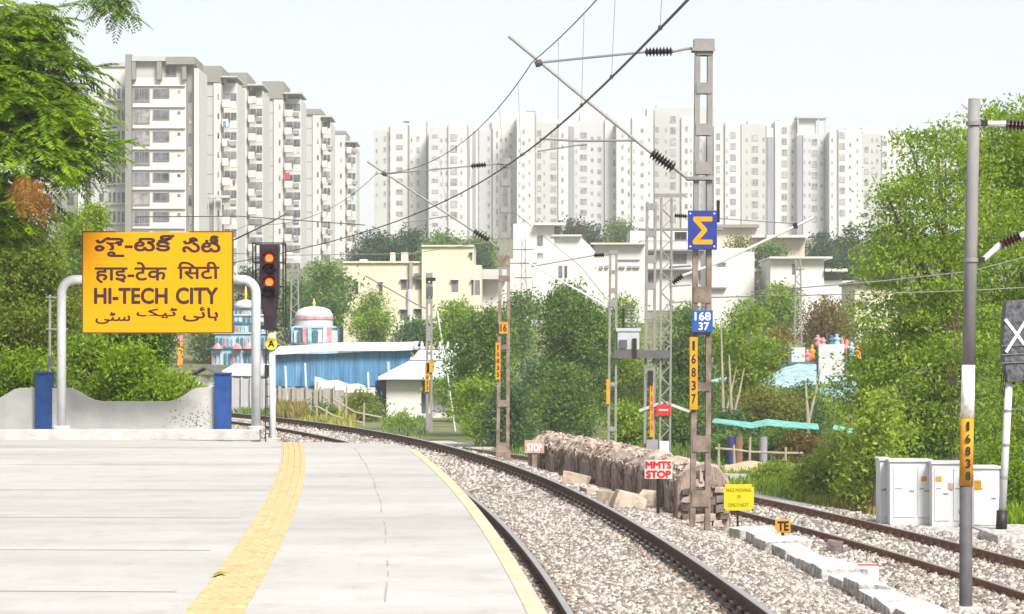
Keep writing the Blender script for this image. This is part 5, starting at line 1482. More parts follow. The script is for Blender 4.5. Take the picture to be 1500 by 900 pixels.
# plank fence, grey concrete fence
def plank_fence(label, Y, x0, x1, y0, y1, w, m, gap=.35, seed=1):
    rr = random.Random(seed)
    t = thing('plank_fence', label, 'fence', (wx((x0 + x1) / 2, Y), Y, wz(y1, Y)))
    b = MB()
    x = wx(x0, Y)
    while x < wx(x1, Y):
        ww = w * rr.uniform(.7, 1.2)
        b.box(x, x + ww * (1 - gap * rr.random()), Y + rr.uniform(-.05, .05), Y + .06 + rr.uniform(0, .02), wz(y1, Y) - .3, wz(y0 + rr.uniform(-2, 2.5), Y))
        x += ww
    b.build('plank_panel', m, t)
    for k in range(5):
        px = x0 + (x1 - x0) * (k + .3) / 5
        MB().box(wx(px, Y), wx(px, Y) + .14, Y - .2, Y - .07, wz(y1, Y) - .3, wz(y0 - 3, Y)).build('post', m, t)
    return t
plank_fence('grey weathered plank fence below the blue shed', 172, 402, 502, 569, 618, .30, M['wood_grey'])
plank_fence('pale grey slab fence between the blue pillar and the signal post', 178, 336, 402, 556, 606, .8, mat('slab_fence', (0.36, 0.35, 0.37), 0.9, 0.12, 2, stretch=(1, 1, .3)), .12, 4)
Y = 150.0
t = thing('rustic_fence', 'thin bare posts and drooping rails in front of the white house', 'fence', (wx(520, Y), Y, -1.6))
for x, y0, y1 in ((464, 560, 640), (507, 566, 636), (533, 590, 632), (478, 596, 640)): MB().bar(at(x, y1, Y), at(x + .6, y0, Y), .10).build('post', M['pale_bark'], t)
MB().tube([at(488, 585, Y), at(520, 604, Y), at(560, 612, Y)], .05, 6).build('rail', M['pale_bark'], t)
MB().tube([at(464, 595, Y), at(490, 610, Y), at(533, 620, Y)], .05, 6).build('rail', M['wood_grey'], t)

# --- temple towers behind the platform end
Y = 195.0
def ring(b, cx, z0, z1, r0, r1, n=8):
    return b.lathe([(r0, z0), (r1, z1)], (cx, Y + 3, 0), n)
def wpx(p): return p * Y / FOC
t = tower('temple_dome', 'rounded temple dome in pale blue and pink above the blue shed', 'temple', Y, 418, 492, 515)
cx = wx(455.5, Y)
MB().lathe([(wpx(37), wz(530, Y)), (wpx(36), wz(510, Y)), (wpx(33), wz(508, Y)), (wpx(35), wz(503, Y))], (cx, Y + 3, 0), 24).build('base_ring', M['temple_blue'], t)
MB().lathe([(wpx(34), wz(503, Y)), (wpx(33), wz(482, Y)), (wpx(36), wz(480, Y)), (wpx(31), wz(477, Y))], (cx, Y + 3, 0), 24).build('drum', M['temple_blue'], t)
MB().lathe([(wpx(28), wz(477, Y)), (wpx(28), wz(466, Y)), (wpx(28.6), wz(464.5, Y))], (cx, Y + 3, 0), 24).build('neck', M['temple_white'], t)
dm = MB().lathe([(wpx(29), wz(466, Y)), (wpx(28), wz(460, Y)), (wpx(23.5), wz(453, Y)), (wpx(15), wz(449.5, Y)), (wpx(5), wz(448, Y))], (cx, Y + 3, 0), 28).build('dome', M['temple_white'], t, smooth=True)
MB().lathe([(wpx(29.4), wz(467.5, Y)), (wpx(29.2), wz(464, Y))], (cx, Y + 3, 0), 28).build('dome_band', M['temple_pink'], dm)
MB().lathe([(wpx(3.5), wz(448.3, Y)), (wpx(1.4), wz(446, Y)), (wpx(3), wz(443, Y)), (wpx(1.2), wz(440, Y)), (wpx(.4), wz(436, Y))], (cx, Y + 3, 0), 10).build('finial', M['gold'], t, smooth=True)
for k in range(14):
    an = PI + PI * (k + .5) / 14
    c_, s_ = math.cos(an), math.sin(an)
    r = wpx(34.5)
    big = k % 4 in (1, 2)
    px_, py_ = cx + r * c_, Y + 3 + r * s_
    w_ = wpx(3.0)
    MB().box(px_ - w_, px_ + w_, py_ - .12, py_ + .12, wz(502, Y), wz(484 if not big else 479, Y)).build('niche_figure', M['temple_pink' if k % 5 == 0 else 'temple_teal' if k % 3 == 1 else 'temple_blue' if k % 4 == 2 else 'temple_white'], t)
for y in (503, 481.5): MB().lathe([(wpx(36 if y > 500 else 33.5), wz(y + 1.2, Y)), (wpx(36.5 if y > 500 else 34), wz(y - .8, Y))], (cx, Y + 3, 0), 24).build('moulding', M['temple_white'], t)

t = tower('temple_gopuram', 'tiered pale blue temple tower partly hidden by the name board', 'temple', Y, 308, 400, 535)
cx = wx(354, Y)
tiers = [(48, 536, 511, 'temple_blue'), (43, 509, 489, 'temple_blue'), (36, 487, 474, 'temple_blue'), (29, 472, 462, 'temple_blue'), (22, 460.5, 452, 'temple_white')]
for i, (hw, yb, yt, m) in enumerate(tiers):
    d0 = wpx(hw) * .6
    MB().box(cx - wpx(hw), cx + wpx(hw), Y + 3 - d0, Y + 3 + d0, wz(yb, Y), wz(yt, Y)).build('tier', M[m], t)
    MB().box(cx - wpx(hw + 2), cx + wpx(hw + 2), Y + 3 - d0 - .15, Y + 3 + d0 + .15, wz(yt + .01, Y), wz(yt - 2, Y)).build('cornice', M['temple_white' if i % 2 else 'temple_teal'], t)
    n = int(hw / 3)
    for k in range(n):
        x = cx + wpx(hw) * (2 * (k + .5) / n - 1)
        w_ = wpx(hw) / n * .55
        MB().box(x - w_, x + w_, Y + 3 - d0 - .12, Y + 3 - d0 - .003, wz(yb - 1, Y), wz(yt + (yb - yt) * .28, Y)).build('niche_figure', M[('temple_pink', 'temple_teal', 'temple_blue', 'temple_teal', 'temple_white')[(k * 2 + i) % 5]], t)
    if i == 0:
        for x in (316, 345, 362, 390):
            MB().lathe([(wpx(8), wz(511, Y)), (wpx(5.5), wz(507, Y)), (wpx(.8), wz(502.5, Y))], (wx(x, Y), Y + 1.2, 0), 10).build('corner_shrine', M['temple_pink'], t)
MB().lathe([(wpx(18), wz(451, Y)), (wpx(17), wz(445, Y)), (wpx(11), wz(440, Y)), (wpx(3), wz(438, Y))], (cx, Y + 3, 0), 20).build('dome', M['temple_white'], t, smooth=True)
MB().lathe([(wpx(2.6), wz(438.3, Y)), (wpx(1.4), wz(434, Y)), (wpx(2.4), wz(430, Y)), (wpx(.6), wz(418, Y))], (cx, Y + 3, 0), 10).build('finial', M['gold'], t, smooth=True)
Y = 188.0
t = tower('low_blue_house', 'low pale blue roof under the tiered temple tower', 'house', Y, 322, 402, 556)
MB().box(wx(324, Y), wx(402, Y), Y, Y + 5, wz(580, Y), wz(549, Y)).build('wall', M['temple_blue'], t)
MB().add([(wx(318, Y), Y - .6, wz(550, Y)), (wx(404, Y), Y - .6, wz(552, Y)), (wx(402, Y), Y + 4, wz(535, Y)), (wx(334, Y), Y + 4, wz(535, Y)), (wx(318, Y), Y - .6, wz(548.5, Y)), (wx(404, Y), Y - .6, wz(550.5, Y)), (wx(402, Y), Y + 4, wz(533.5, Y)), (wx(334, Y), Y + 4, wz(533.5, Y))],
         [(0, 1, 2, 3), (4, 7, 6, 5), (0, 4, 5, 1), (1, 5, 6, 2), (2, 6, 7, 3), (3, 7, 4, 0)]).build('roof', M['roof_white'], t)
Y = 120.0
t = tower('small_hut', 'small hut with dark gable roof peeping over the stained wall', 'hut', Y, 278, 318, 575)
MB().box(wx(283, Y), wx(313, Y), Y, Y + 2, wz(590, Y), wz(550, Y)).build('wall', M['temple_white'], t)
MB().prism([(wx(276, Y), wz(549, Y)), (wx(300, Y), wz(536, Y)), (wx(320, Y), wz(547, Y)), (wx(320, Y), wz(549.5, Y)), (wx(300, Y), wz(539, Y)), (wx(276, Y), wz(551.5, Y))], Y - .4, Y + 2.4).build('roof', M['dark_post'], t)
MB().box(wx(295, Y), wx(306, Y), Y - .05, Y - .005, wz(572, Y), wz(550, Y)).build('opening', M['shade_grey'], t)
Y = 110.0
t = thing('orange_banner', 'narrow orange pole banner among the leaves under the yellow board', 'banner', (wx(264, Y), Y, -1))
MB().tube([at(264, 590, Y), at(264, 485, Y)], .04, 6).build('pole', M['pale_bark'], t)
MB().box(wx(260.5, Y), wx(268, Y), Y - .06, Y - .045, wz(535, Y), wz(488, Y)).build('cloth', M['orange'], t)
MB().box(wx(247, Y), wx(268, Y), Y - .09, Y - .065, wz(500, Y), wz(488, Y)).build('pennant', M['temple_pink'], t)

# --- temple, tarpaulins and clutter on the right
Y = 150.0
t = tower('shrine', 'shrine roof with coloured figures and a plain white tablet at the right', 'temple', Y, 1156, 1262, 545)
MB().box(wx(1156, Y), wx(1262, Y), Y, Y + 5, wz(590, Y), wz(534, Y)).build('wall', M['temple_blue'], t)
MB().box(wx(1154, Y), wx(1264, Y), Y - .3, Y + 5.3, wz(534, Y), wz(530.5, Y)).build('cornice', M['temple_teal'], t)
MB().box(wx(1197, Y), wx(1235, Y), Y - .6, Y - .31, wz(552, Y), wz(505, Y)).build('white_tablet', M['temple_white'], t, bevel=.05)
MB().box(wx(1160, Y), wx(1180, Y), Y + .2, Y + 2, wz(530.4, Y), wz(509, Y)).build('small_shrine', M['temple_white'], t)
for i, (x, w_, y0, m) in enumerate(((1184, 5, 512, 'temple_pink'), (1191, 4, 504, 'orange'), (1199, 5, 490, 'temple_pink'), (1207, 4, 494, 'temple_pink'), (1219, 5, 491, 'temple_teal'), (1227, 5, 489, 'temple_blue'), (1235, 5, 494, 'temple_pink'), (1242, 6, 497, 'temple_pink'), (1249, 6, 500, 'temple_blue'), (1258, 5, 505, 'orange'))):
    r = 1.35 * w_ * Y / FOC
    zt = wz(y0, Y); zb = wz(530.4, Y) if not 1197 < x < 1235 else wz(505, Y) - .1
    h = zt - zb
    MB().lathe([(r * .95, 0), (r * .7, h * .3), (r * .55, h * .45), (r * .95, h * .60), (r * .8, h * .68), (r * .28, h * .72), (r * .42, h * .82), (r * .45, h * .88), (r * .2, h * .95), (r * .05, h)], (wx(x, Y), Y + .4, zb), 10).build('figure', M[m], t, smooth=True)
for x in (1240, 1249.5): MB().box(wx(x, Y), wx(x + 3.5, Y), Y - .34, Y - .305, wz(552, Y), wz(510 if x < 1245 else 522, Y)).build('dark_niche', M['black'], t)
Y = 128.0
def sheet(name, label, cat, pts_top, pts_bot, m, thick=.05, group=None):
    b = MB()
    n = len(pts_top)
    P = [at(*p) for p in pts_top] + [at(*p) for p in pts_bot]
    Q = [p + Vector((0, 0, -thick)) for p in P]
    vs = P + Q
    fs = []
    for i in range(n - 1):
        fs += [(i, i + 1, n + i + 1, n + i), (2 * n + i, 3 * n + i, 3 * n + i + 1, 2 * n + i + 1)]
    rim = list(range(n)) + list(range(2 * n - 1, n - 1, -1))
    for k in range(len(rim)):
        p, q = rim[k], rim[(k + 1) % len(rim)]
        fs.append((p, q, q + 2 * n, p + 2 * n))
    b.add(vs, fs)
    return tag(b.build(name, m, loc=tuple(P[0])), label, cat, group)
sheet('cyan_tarpaulin', 'pale cyan tarpaulin roof sloping down to the left below the shrine', 'tarpaulin',
      [(1062, 550, 136), (1100, 549, 136), (1135, 546, 136), (1150, 538, 137), (1170, 533, 137), (1196, 534, 137)],
      [(1040, 558, 126), (1085, 562, 126), (1130, 565, 126), (1150, 567, 126), (1175, 565, 126), (1196, 562, 126)], M['tarp_cyan'])
sheet('cyan_tarpaulin', 'pale blue tarpaulin with dark posts under the white tablet', 'tarpaulin',
      [(1197, 550, 134), (1215, 552, 134), (1232, 553, 134), (1248, 546, 134)],
      [(1197, 563, 127), (1215, 564, 127), (1232, 561, 127), (1256, 558, 127)], mat('pale_blue_tarp', (0.38, 0.54, 0.70), 0.6, 0.1, 1), .05)
sheet('teal_net', 'teal net strip stretched between posts above the rough fence', 'net',
      [(1047, 613, 101), (1075, 616, 101), (1100, 619, 101), (1125, 614, 101), (1150, 617, 101), (1198, 621, 101)],
      [(1043, 618, 97), (1075, 622, 97), (1100, 626, 97), (1125, 622, 97), (1150, 625, 97), (1200, 628, 97)], M['teal'], .04)
sheet('teal_net', 'short torn teal net half hidden in the bush', 'net',
      [(1222, 622, 98), (1240, 626, 98), (1262, 628, 98)], [(1220, 628, 96), (1240, 634, 96), (1260, 636, 96)], M['teal'], .04)
Y = 92.0
zg = zl(wx(1100, Y), Y)
t = thing('rustic_fence', 'rough wooden fence of crooked posts and two rails under the teal net', 'fence', (wx(1110, Y), Y, zg))
for x, y0, lean in ((1052, 650, 1), (1076, 652, -1), (1097, 640, 2), (1150, 655, 1)):
    MB().tube([at(x, 702, Y), at(x + lean * .5, 675, Y), at(x + lean, y0, Y)], [.055, .05, .04], 7).build('post', M['pale_bark'], t)
MB().tube([at(1048, 657, Y), at(1076, 659, Y), at(1097, 662, Y), at(1150, 664, Y), at(1176, 664, Y)], .04, 6).build('rail', M['pale_bark'], t)
MB().tube([at(1048, 684, Y), at(1097, 684, Y), at(1150, 686, Y)], .035, 6).build('rail', M['wood_grey'], t)
b = MB()
Yb = 95.0
for x, y, w_, h, m in ((1072, 664, 10, 26, 'barrel_blue'),):
    pass
for lab_, x, m in (('dark blue barrel standing behind the rough fence', 1071, 'barrel_blue'), ('rusty brown barrel standing behind the rough fence', 1082, 'terracotta'), ('grey barrel standing behind the rough fence', 1118, 'shade_grey')):
    r = 6 * Yb / FOC
    zb = zl(wx(x, Yb), Yb)
    zt = wz(640, Yb)
    t = thing('barrel', lab_, 'barrel', (wx(x, Yb), Yb, zb), 'barrels behind the rough fence')
    MB().lathe([(r, 0), (r * 1.02, .1), (r, .12), (r, (zt - zb) * .48), (r * 1.04, (zt - zb) * .5), (r, (zt - zb) * .52), (r, zt - zb)], (wx(x, Yb), Yb, zb), 16).build('drum', M[m], t)
    MB().lathe([(r * .9, 0), (r * .9, .03)], (wx(x, Yb), Yb, zt), 16).build('cover', M['dark_post'], t)
b = MB()
N_ = 24
for i in range(N_):
    pass
xs_ = [1050 + 100 * k / 16 for k in range(17)]
Yb = 90
top = [(x, 678 + 3 * math.sin(x * .09) + (6 if x < 1060 or x > 1140 else 0), Yb + 1.6) for x in xs_]
bot = [(x, 704, Yb - 1.2) for x in xs_]
sheet('earth_bank', 'low pale earth bank along the foot of the rough fence', 'bank', top, bot, M['sand'], .4)
rock('white_stone', 'white boulder behind the yellow warning board', 'stone', 1078, 708, 36, 16, .8, M['whitewash'], .1, seed=12)

# slender lattice pylons in the distance
def pylon(label, Y, x, w0, w1, y0, yb, arms=()):
    t = thing('lattice_pylon', label, 'pylon', at(x, yb, Y))
    b = MB()
    cor = lambda f, sx_, sy_: Vector((wx(x, Y) + sx_ * (w0 * (1 - f) + w1 * f) / 2 * Y / FOC, Y + sy_ * (w0 * (1 - f) + w1 * f) / 2 * Y / FOC, wz(yb, Y) + (wz(y0, Y) - wz(yb, Y)) * f))
    for sx_ in (-1, 1):
        for sy_ in (-1, 1):
            MB().bar(cor(0, sx_, sy_), cor(1, sx_, sy_), 1.3 * Y / FOC).build('leg', M['galv'], t)
    n = 14
    for k in range(n):
        s = -1 if k % 2 else 1
        for sy_ in (-1, 1): b.bar(cor(k / n, s, sy_), cor((k + 1) / n, -s, sy_), .7 * Y / FOC)
    tag(b.build('lacing', M['galv'], t), kind='stuff')
    for y, hw in arms: MB().box(wx(x - hw, Y), wx(x + hw, Y), Y - .06, Y + .06, wz(y + 1, Y), wz(y - 1, Y)).build('cross_arm', M['wire_light'], t)
pylon('slender lattice pylon before the white house at the right', 190, 1169, 11, 7, 378, 525, [(395, 9), (425, 6)])
pylon('lattice pylon with cross arms left of the stepped white building', 210, 767, 9, 5, 350, 460, [(366, 15), (386, 19), (407, 13)])
pylon('pale lattice pylon between the red signal and the cream building', 220, 432, 13, 9, 385, 520, [(400, 10)])

# ------------------------------------------------------------------ plants
def quad_leaves(c, size, aspect=.45, flat=0.0, rng=RNG):
    """one pointed leaf per centre"""
    n = len(c)
    a = rng.normal(size=(n, 3)); a[:, 2] = a[:, 2] * (1 - flat) - .25
    a /= np.linalg.norm(a, axis=1, keepdims=True)
    r = rng.normal(size=(n, 3))
    b = np.cross(a, r); b /= np.linalg.norm(b, axis=1, keepdims=True)
    L_ = size * rng.uniform(.6, 1.3, (n, 1))
    return np.stack([c - a * L_ * .5, c + b * L_ * aspect * .5, c + a * L_ * .5, c - b * L_ * aspect * .5], 1)

def clumps(blobs, per_m2, rng):
    cs = []
    for cx, cy, cz, rx, ry, rz in blobs:
        n = max(4, int(per_m2 * (rx * ry + ry * rz + rx * rz) * 4.2))
        d = rng.normal(size=(n, 3)); d /= np.linalg.norm(d, axis=1, keepdims=True)
        rad = (0.40 + 0.62 * np.sqrt(rng.random((n, 1)))) * np.where(rng.random((n, 1)) < .16, rng.uniform(1.1, 1.55, (n, 1)), 1)
        cs.append(np.array([cx, cy, cz]) + d * rad * np.array([rx, ry, rz]))
    return np.concatenate(cs)

def crown_of(parent, blobs, leaf, size, clump_r, leaves_per, per_m2, seed, name='crown', droop=.0, flat=.7):
    rng = np.random.default_rng(seed)
    cc = clumps(blobs, per_m2, rng)
    k = rng.integers(int(leaves_per * .5), int(leaves_per * 1.5) + 1, len(cc))
    c = np.repeat(cc, k, 0)
    g = rng.normal(size=c.shape) * clump_r * np.repeat(rng.uniform(.5, 1.2, (len(cc), 1)), k, 0)
    g[:, 2] = g[:, 2] * flat - np.abs(g[:, 2]) * droop
    V = quad_leaves(c + g, size, rng=rng)
    F = np.arange(len(V) * 4).reshape(-1, 4)
    return np_mesh(name, V, F, leaf, parent), cc

def trunk_of(parent, base, top, r, targets, seed, bark, name='trunk'):
    rr = random.Random(seed)
    base, top = Vector(base), Vector(top)
    b = MB()
    mid = base.lerp(top, .5) + Vector((rr.uniform(-.1, .1), rr.uniform(-.1, .1), 0)) * (top - base).length * .5
    b.tube([base - Vector((0, 0, .2)), base.lerp(mid, .5), mid, top], [r * 1.25, r, r * .85, r * .65], 9)
    for q in targets:
        q = Vector(q)
        s = mid.lerp(top, rr.uniform(.0, 1.0))
        m_ = s.lerp(q, .5) + Vector((rr.uniform(-.15, .15), rr.uniform(-.15, .15), rr.uniform(-.05, .2))) * (q - s).length * .5
        b.tube([s, m_, q], [r * .5, r * .3, r * .10], 6)
    return b.build(name, bark, parent, smooth=True)

def tree(name, label, Y, x0, x1, y0, y1, leaf, seed, nb=9, base=None, depth=None, leafpx=5.8, dens=.95, trunk_r=None, group=None, bark='bark', cat='tree', shape=1.0, droop=.1, bushy=False):
    """a broad-leaved tree whose crown fills x0..x1, y0..y1 of the picture at depth Y"""
    rr = random.Random(seed)
    X0, X1, Zt, Zb = wx(x0, Y), wx(x1, Y), wz(y0, Y), wz(y1, Y)
    w, h = X1 - X0, Zt - Zb
    D = depth or max(w * .8, 1.0)
    bx, by = base if base else ((x0 + x1) / 2, y1 + 25)
    zg = wz(by, Y)
    t = thing(name, label, cat, (wx(bx, Y), Y, zg), group)
    blobs = []
    for i in range(nb):
        f = (i + .5) / nb                          # from foot to top
        env = (math.sin(PI * min(1, f * .82 + .13))) ** shape
        r = rr.uniform(.20, .31) * min(w, h * 1.2) * (0.75 + .35 * env)
        rx, rz = min(r, w * .45), min(r * rr.uniform(.6, .85), h * .4)
        side = rr.uniform(-1, 1)
        env = min(1, max(.3, env * rr.uniform(.75, 1.25)))
        cx = (X0 + X1) / 2 + side * max(0, w / 2 * env - rx * .75)
        cz = Zb + rz * .8 + f * (h - rz * 1.75)
        cy = Y + rr.uniform(-.5, .5) * D * env
        blobs.append((cx, cy, cz, rx, rx * rr.uniform(.8, 1.1) * min(1.5, D / w), rz))
    size = leafpx * Y / FOC
    cr = max(.16, size * 1.7)
    lv = 20
    o, cc = crown_of(t, blobs, leaf, size, cr, lv, dens * .95 / (cr * cr) * (1.0 if not bushy else 1.2), seed, droop=droop)
    tr = trunk_r or max(.06, min(.3, w * .035))
    trunk_of(t, (wx(bx, Y), Y, zg), ((X0 + X1) / 2, Y, Zb + h * .45), tr, [(b_[0], b_[1], b_[2]) for b_ in blobs], seed, M[bark])
    return t

# far wood and single trees, hill first
HT = 'trees on the hillside below the far towers'
for i, (x0, x1, y0, y1, Y, lf) in enumerate([(512, 585, 336, 402, 345, 'hill'), (566, 640, 330, 404, 350, 'hill'), (612, 690, 338, 402, 335, 'mid'), (670, 738, 344, 404, 340, 'mid'), (540, 600, 352, 412, 315, 'hill'), (640, 705, 356, 410, 318, 'hill'),
                                             (1172, 1236, 336, 416, 350, 'hill'), (1214, 1278, 330, 416, 345, 'hill'), (1256, 1320, 334, 424, 340, 'hill'), (1196, 1262, 366, 436, 322, 'hill'), (1250, 1320, 380, 450, 310, 'hill'),
                                             (1092, 1160, 352, 404, 318, 'mid'), (1060, 1104, 346, 372, 325, 'olive'),
                                             (818, 862, 320, 362, 420, 'hill'), (846, 884, 326, 364, 425, 'hill'), (882, 928, 322, 360, 430, 'mid'), (768, 806, 330, 350, 430, 'hill')]):
    tree('hillside_tree', 'bluish green round tree in the wood on the hillside' if lf == 'hill' else ('mid green round tree in the wood on the hillside' if lf == 'mid' else 'thin olive tree beside the beige building'), Y, x0, x1, y0, y1, L[lf], 100 + i, nb=7, leafpx=5.0, dens=.8, group=HT if lf != 'olive' else None)
# trees on the left behind temple and signal
tree('broad_tree', 'dense mid green tree between the left towers and the cream building', 240, 432, 520, 378, 505, L['mid'], 31, nb=11, dens=1.0)
tree('broad_tree', 'darker tree behind the temple dome', 232, 396, 470, 410, 510, L['dark'], 32, nb=9)
tree('broad_tree', 'pale dusty tree behind the tiered temple tower', 235, 262, 350, 420, 540, L['mid'], 33, nb=9)
tree('broad_tree', 'tree at the foot of the front apartment tower right of the name board', 300, 336, 400, 392, 470, L['hill'], 34, nb=7)
# in front of the cream building
tree('conical_tree', 'pointed light green tree in front of the cream building', 205, 514, 579, 424, 512, L['light'], 41, nb=10, shape=1.5, leafpx=4.2)
tree('hedge_tree', 'dark bushy hedge tree below the cream building windows', 212, 566, 652, 466, 514, L['dark'], 42, nb=8)
tree('broad_tree', 'yellowish green tree below the right end of the cream building', 200, 630, 706, 440, 525, L['light'], 43, nb=9)
tree('broad_tree', 'dark leafy tree directly behind the rusty batten mast', 130, 655, 775, 448, 580, L['mid'], 44, nb=13, base=(700, 640), dens=.7)
tree('broad_tree', 'soft green tree filling the gap below the stepped white building', 205, 728, 800, 425, 520, L['mid'], 243, nb=10)
tree('leafy_shrub', 'grey green shrub at the foot of the white house right wall', 118, 664, 740, 548, 640, L['light'], 45, nb=9, base=(700, 645), cat='shrub', bushy=True)
tree('leafy_shrub', 'dark shrub behind the foot of the rusty batten mast', 112, 700, 790, 560, 655, L['dark'], 46, nb=9, base=(745, 660), cat='shrub', bushy=True)
tree('broad_tree', 'large round-headed green tree left of the slim transformer mast', 140, 766, 896, 412, 560, L['mid'], 47, nb=15, base=(832, 650), dens=.75)
tree('broad_tree', 'lower leafy tree under the large round-headed one', 128, 770, 880, 530, 650, L['mid'], 48, nb=12, base=(835, 660), bushy=True, dens=.7)
tree('broad_tree', 'tall green tree behind the transformer', 150, 862, 955, 430, 620, L['light'], 49, nb=13, base=(905, 665), dens=.7)
tree('broad_tree', 'green tree between the lattice mast and the sigma mast', 145, 960, 1060, 440, 640, L['mid'], 50, nb=14, base=(1000, 665), dens=.7)
tree('leafy_shrub', 'bright undergrowth bush behind the mound below the transformer', 112, 880, 960, 585, 665, L['light'], 51, nb=9, base=(915, 668), cat='shrub', bushy=True)
tree('leafy_shrub', 'dull bush behind the near half of the mound', 110, 955, 1050, 590, 680, L['mid'], 52, nb=9, base=(1005, 690), cat='shrub', bushy=True)
tree('airy_tree', 'thin airy olive tree right of the kilometre plate', 122, 1036, 1150, 436, 590, L['light'], 53, nb=13, base=(1062, 700), dens=.55, bark='pale_bark')
tree('broad_tree', 'bright green tree in front of the beige slit building', 215, 1108, 1182, 412, 500, L['light'], 54, nb=9)
tree('broad_tree', 'brownish bare-looking tree before the right white house', 205, 1168, 1258, 440, 515, L['brown'], 55, nb=9, dens=.8)
tree('broad_tree', 'rust coloured tree above the cyan tarpaulin', 165, 1110, 1172, 476, 555, L['brown'], 56, nb=9, dens=.9)
tree('leafy_shrub', 'dome shaped pale shrub between the tarpaulin and the teal net', 112, 1060, 1170, 566, 628, L['olive'], 57, nb=8, base=(1110, 640), cat='shrub', shape=.7, bushy=True)
tree('leafy_shrub', 'dark shrub right of the dome shaped one', 116, 1140, 1215, 560, 640, L['dark'], 58, nb=8, base=(1180, 660), cat='shrub', bushy=True)
for i, (x0, x1, y0, y1, Y_, lf) in enumerate([(640, 760, 500, 660, 158, 'light'), (740, 850, 520, 670, 165, 'dark'), (840, 960, 500, 670, 170, 'mid'), (940, 1060, 520, 690, 160, 'dark'), (1040, 1160, 500, 660, 172, 'light'), (1120, 1240, 560, 680, 140, 'light'),
                                                 (1030, 1110, 600, 680, 108, 'dark'), (1150, 1260, 500, 600, 180, 'dark'), (700, 790, 590, 668, 118, 'mid'), (1230, 1330, 480, 620, 180, 'mid')]):
    tree('thicket_tree', 'leafy tree merging into the thicket beyond the tracks', Y_, x0, x1, y0, y1, L[lf], 600 + i, nb=10, base=((x0 + x1) / 2, y1 + 12), bushy=True, group='thicket trees beyond the tracks')
tree('leafy_shrub', 'shady tangled undergrowth behind the rough fence', 103, 1040, 1200, 622, 690, L['mid'], 259, nb=9, base=(1120, 695), cat='shrub', shape=.5, bushy=True)
tree('leafy_shrub', 'brownish scrub at the right end of the rough fence', 97, 1140, 1215, 632, 700, L['brown'], 260, nb=7, base=(1180, 705), cat='shrub', shape=.6, bushy=True)
for i, (x, y) in enumerate(((1056, 470), (1068, 520), (1180, 560))):
    b = MB()
    Yt = 118 - i * 8
    b.tube([at(x + 6, 700, Yt), at(x + 4, 620, Yt), at(x, y, Yt)], [.10, .08, .03], 7)
    b.tube([at(x + 4, 620, Yt), at(x + 16, 570, Yt), at(x + 22, 540, Yt)], [.06, .045, .02], 6)
    tag(b.build('bare_trunk', M['pale_bark'], loc=at(x + 6, 700, Yt)), ['pale bare forked trunk right of the sigma mast', 'second pale forked trunk leaning by the teal net', 'pale bare trunk in front of the blue tarpaulin'][i], 'tree trunk')
# bank of bushes right of the rusty line
tree('bank_shrub', 'light green shrub on the bank above the dry grass', 77, 1190, 1280, 628, 715, L['pale'], 61, nb=11, base=(1232, 735), cat='shrub', leafpx=8, dens=.55, bushy=True)
tree('bank_shrub', 'pale green shrub left of the white cabinets', 69.5, 1225, 1300, 640, 735, L['pale'], 62, nb=11, base=(1255, 750), cat='shrub', leafpx=8, dens=.55, bushy=True)
tree('bank_shrub', 'straw coloured shrub on the bank just beyond the rusty rail', 73, 1205, 1292, 702, 748, L['straw'], 63, nb=10, base=(1245, 756), cat='shrub', leafpx=5, bushy=True)
tree('bank_shrub', 'yellow green weeds on the bank behind the warning board', 86, 1085, 1180, 672, 728, L['pale'], 64, nb=8, base=(1130, 735), cat='shrub', leafpx=5, dens=.7, bushy=True)
tree('bank_shrub', 'deep green shrub behind the white cabinets', 72, 1290, 1400, 590, 730, L['mid'], 65, nb=11, base=(1350, 770), cat='shrub', leafpx=5.5, bushy=True)
tree('bank_shrub', 'green shrub beside the crossed-out signal post', 67, 1400, 1540, 640, 780, L['bright'], 66, nb=11, base=(1480, 800), cat='shrub', leafpx=5.5, bushy=True)

tree('bank_shrub', 'bright low shrub close above the far rusty rail', 76, 1158, 1232, 668, 728, L['pale'], 161, nb=10, base=(1195, 735), cat='shrub', leafpx=8, dens=.55, bushy=True)
tree('bank_shrub', 'fresh green shrub touching the left end of the cabinets', 70, 1240, 1318, 600, 720, L['light'], 162, nb=10, base=(1275, 750), cat='shrub', leafpx=8, dens=.55, bushy=True)
tree('bank_shrub', 'tall light shrub under the left boughs of the feathery tree', 69, 1245, 1335, 560, 690, L['pale'], 163, nb=11, base=(1280, 740), cat='shrub', leafpx=8, dens=.55, bushy=True)
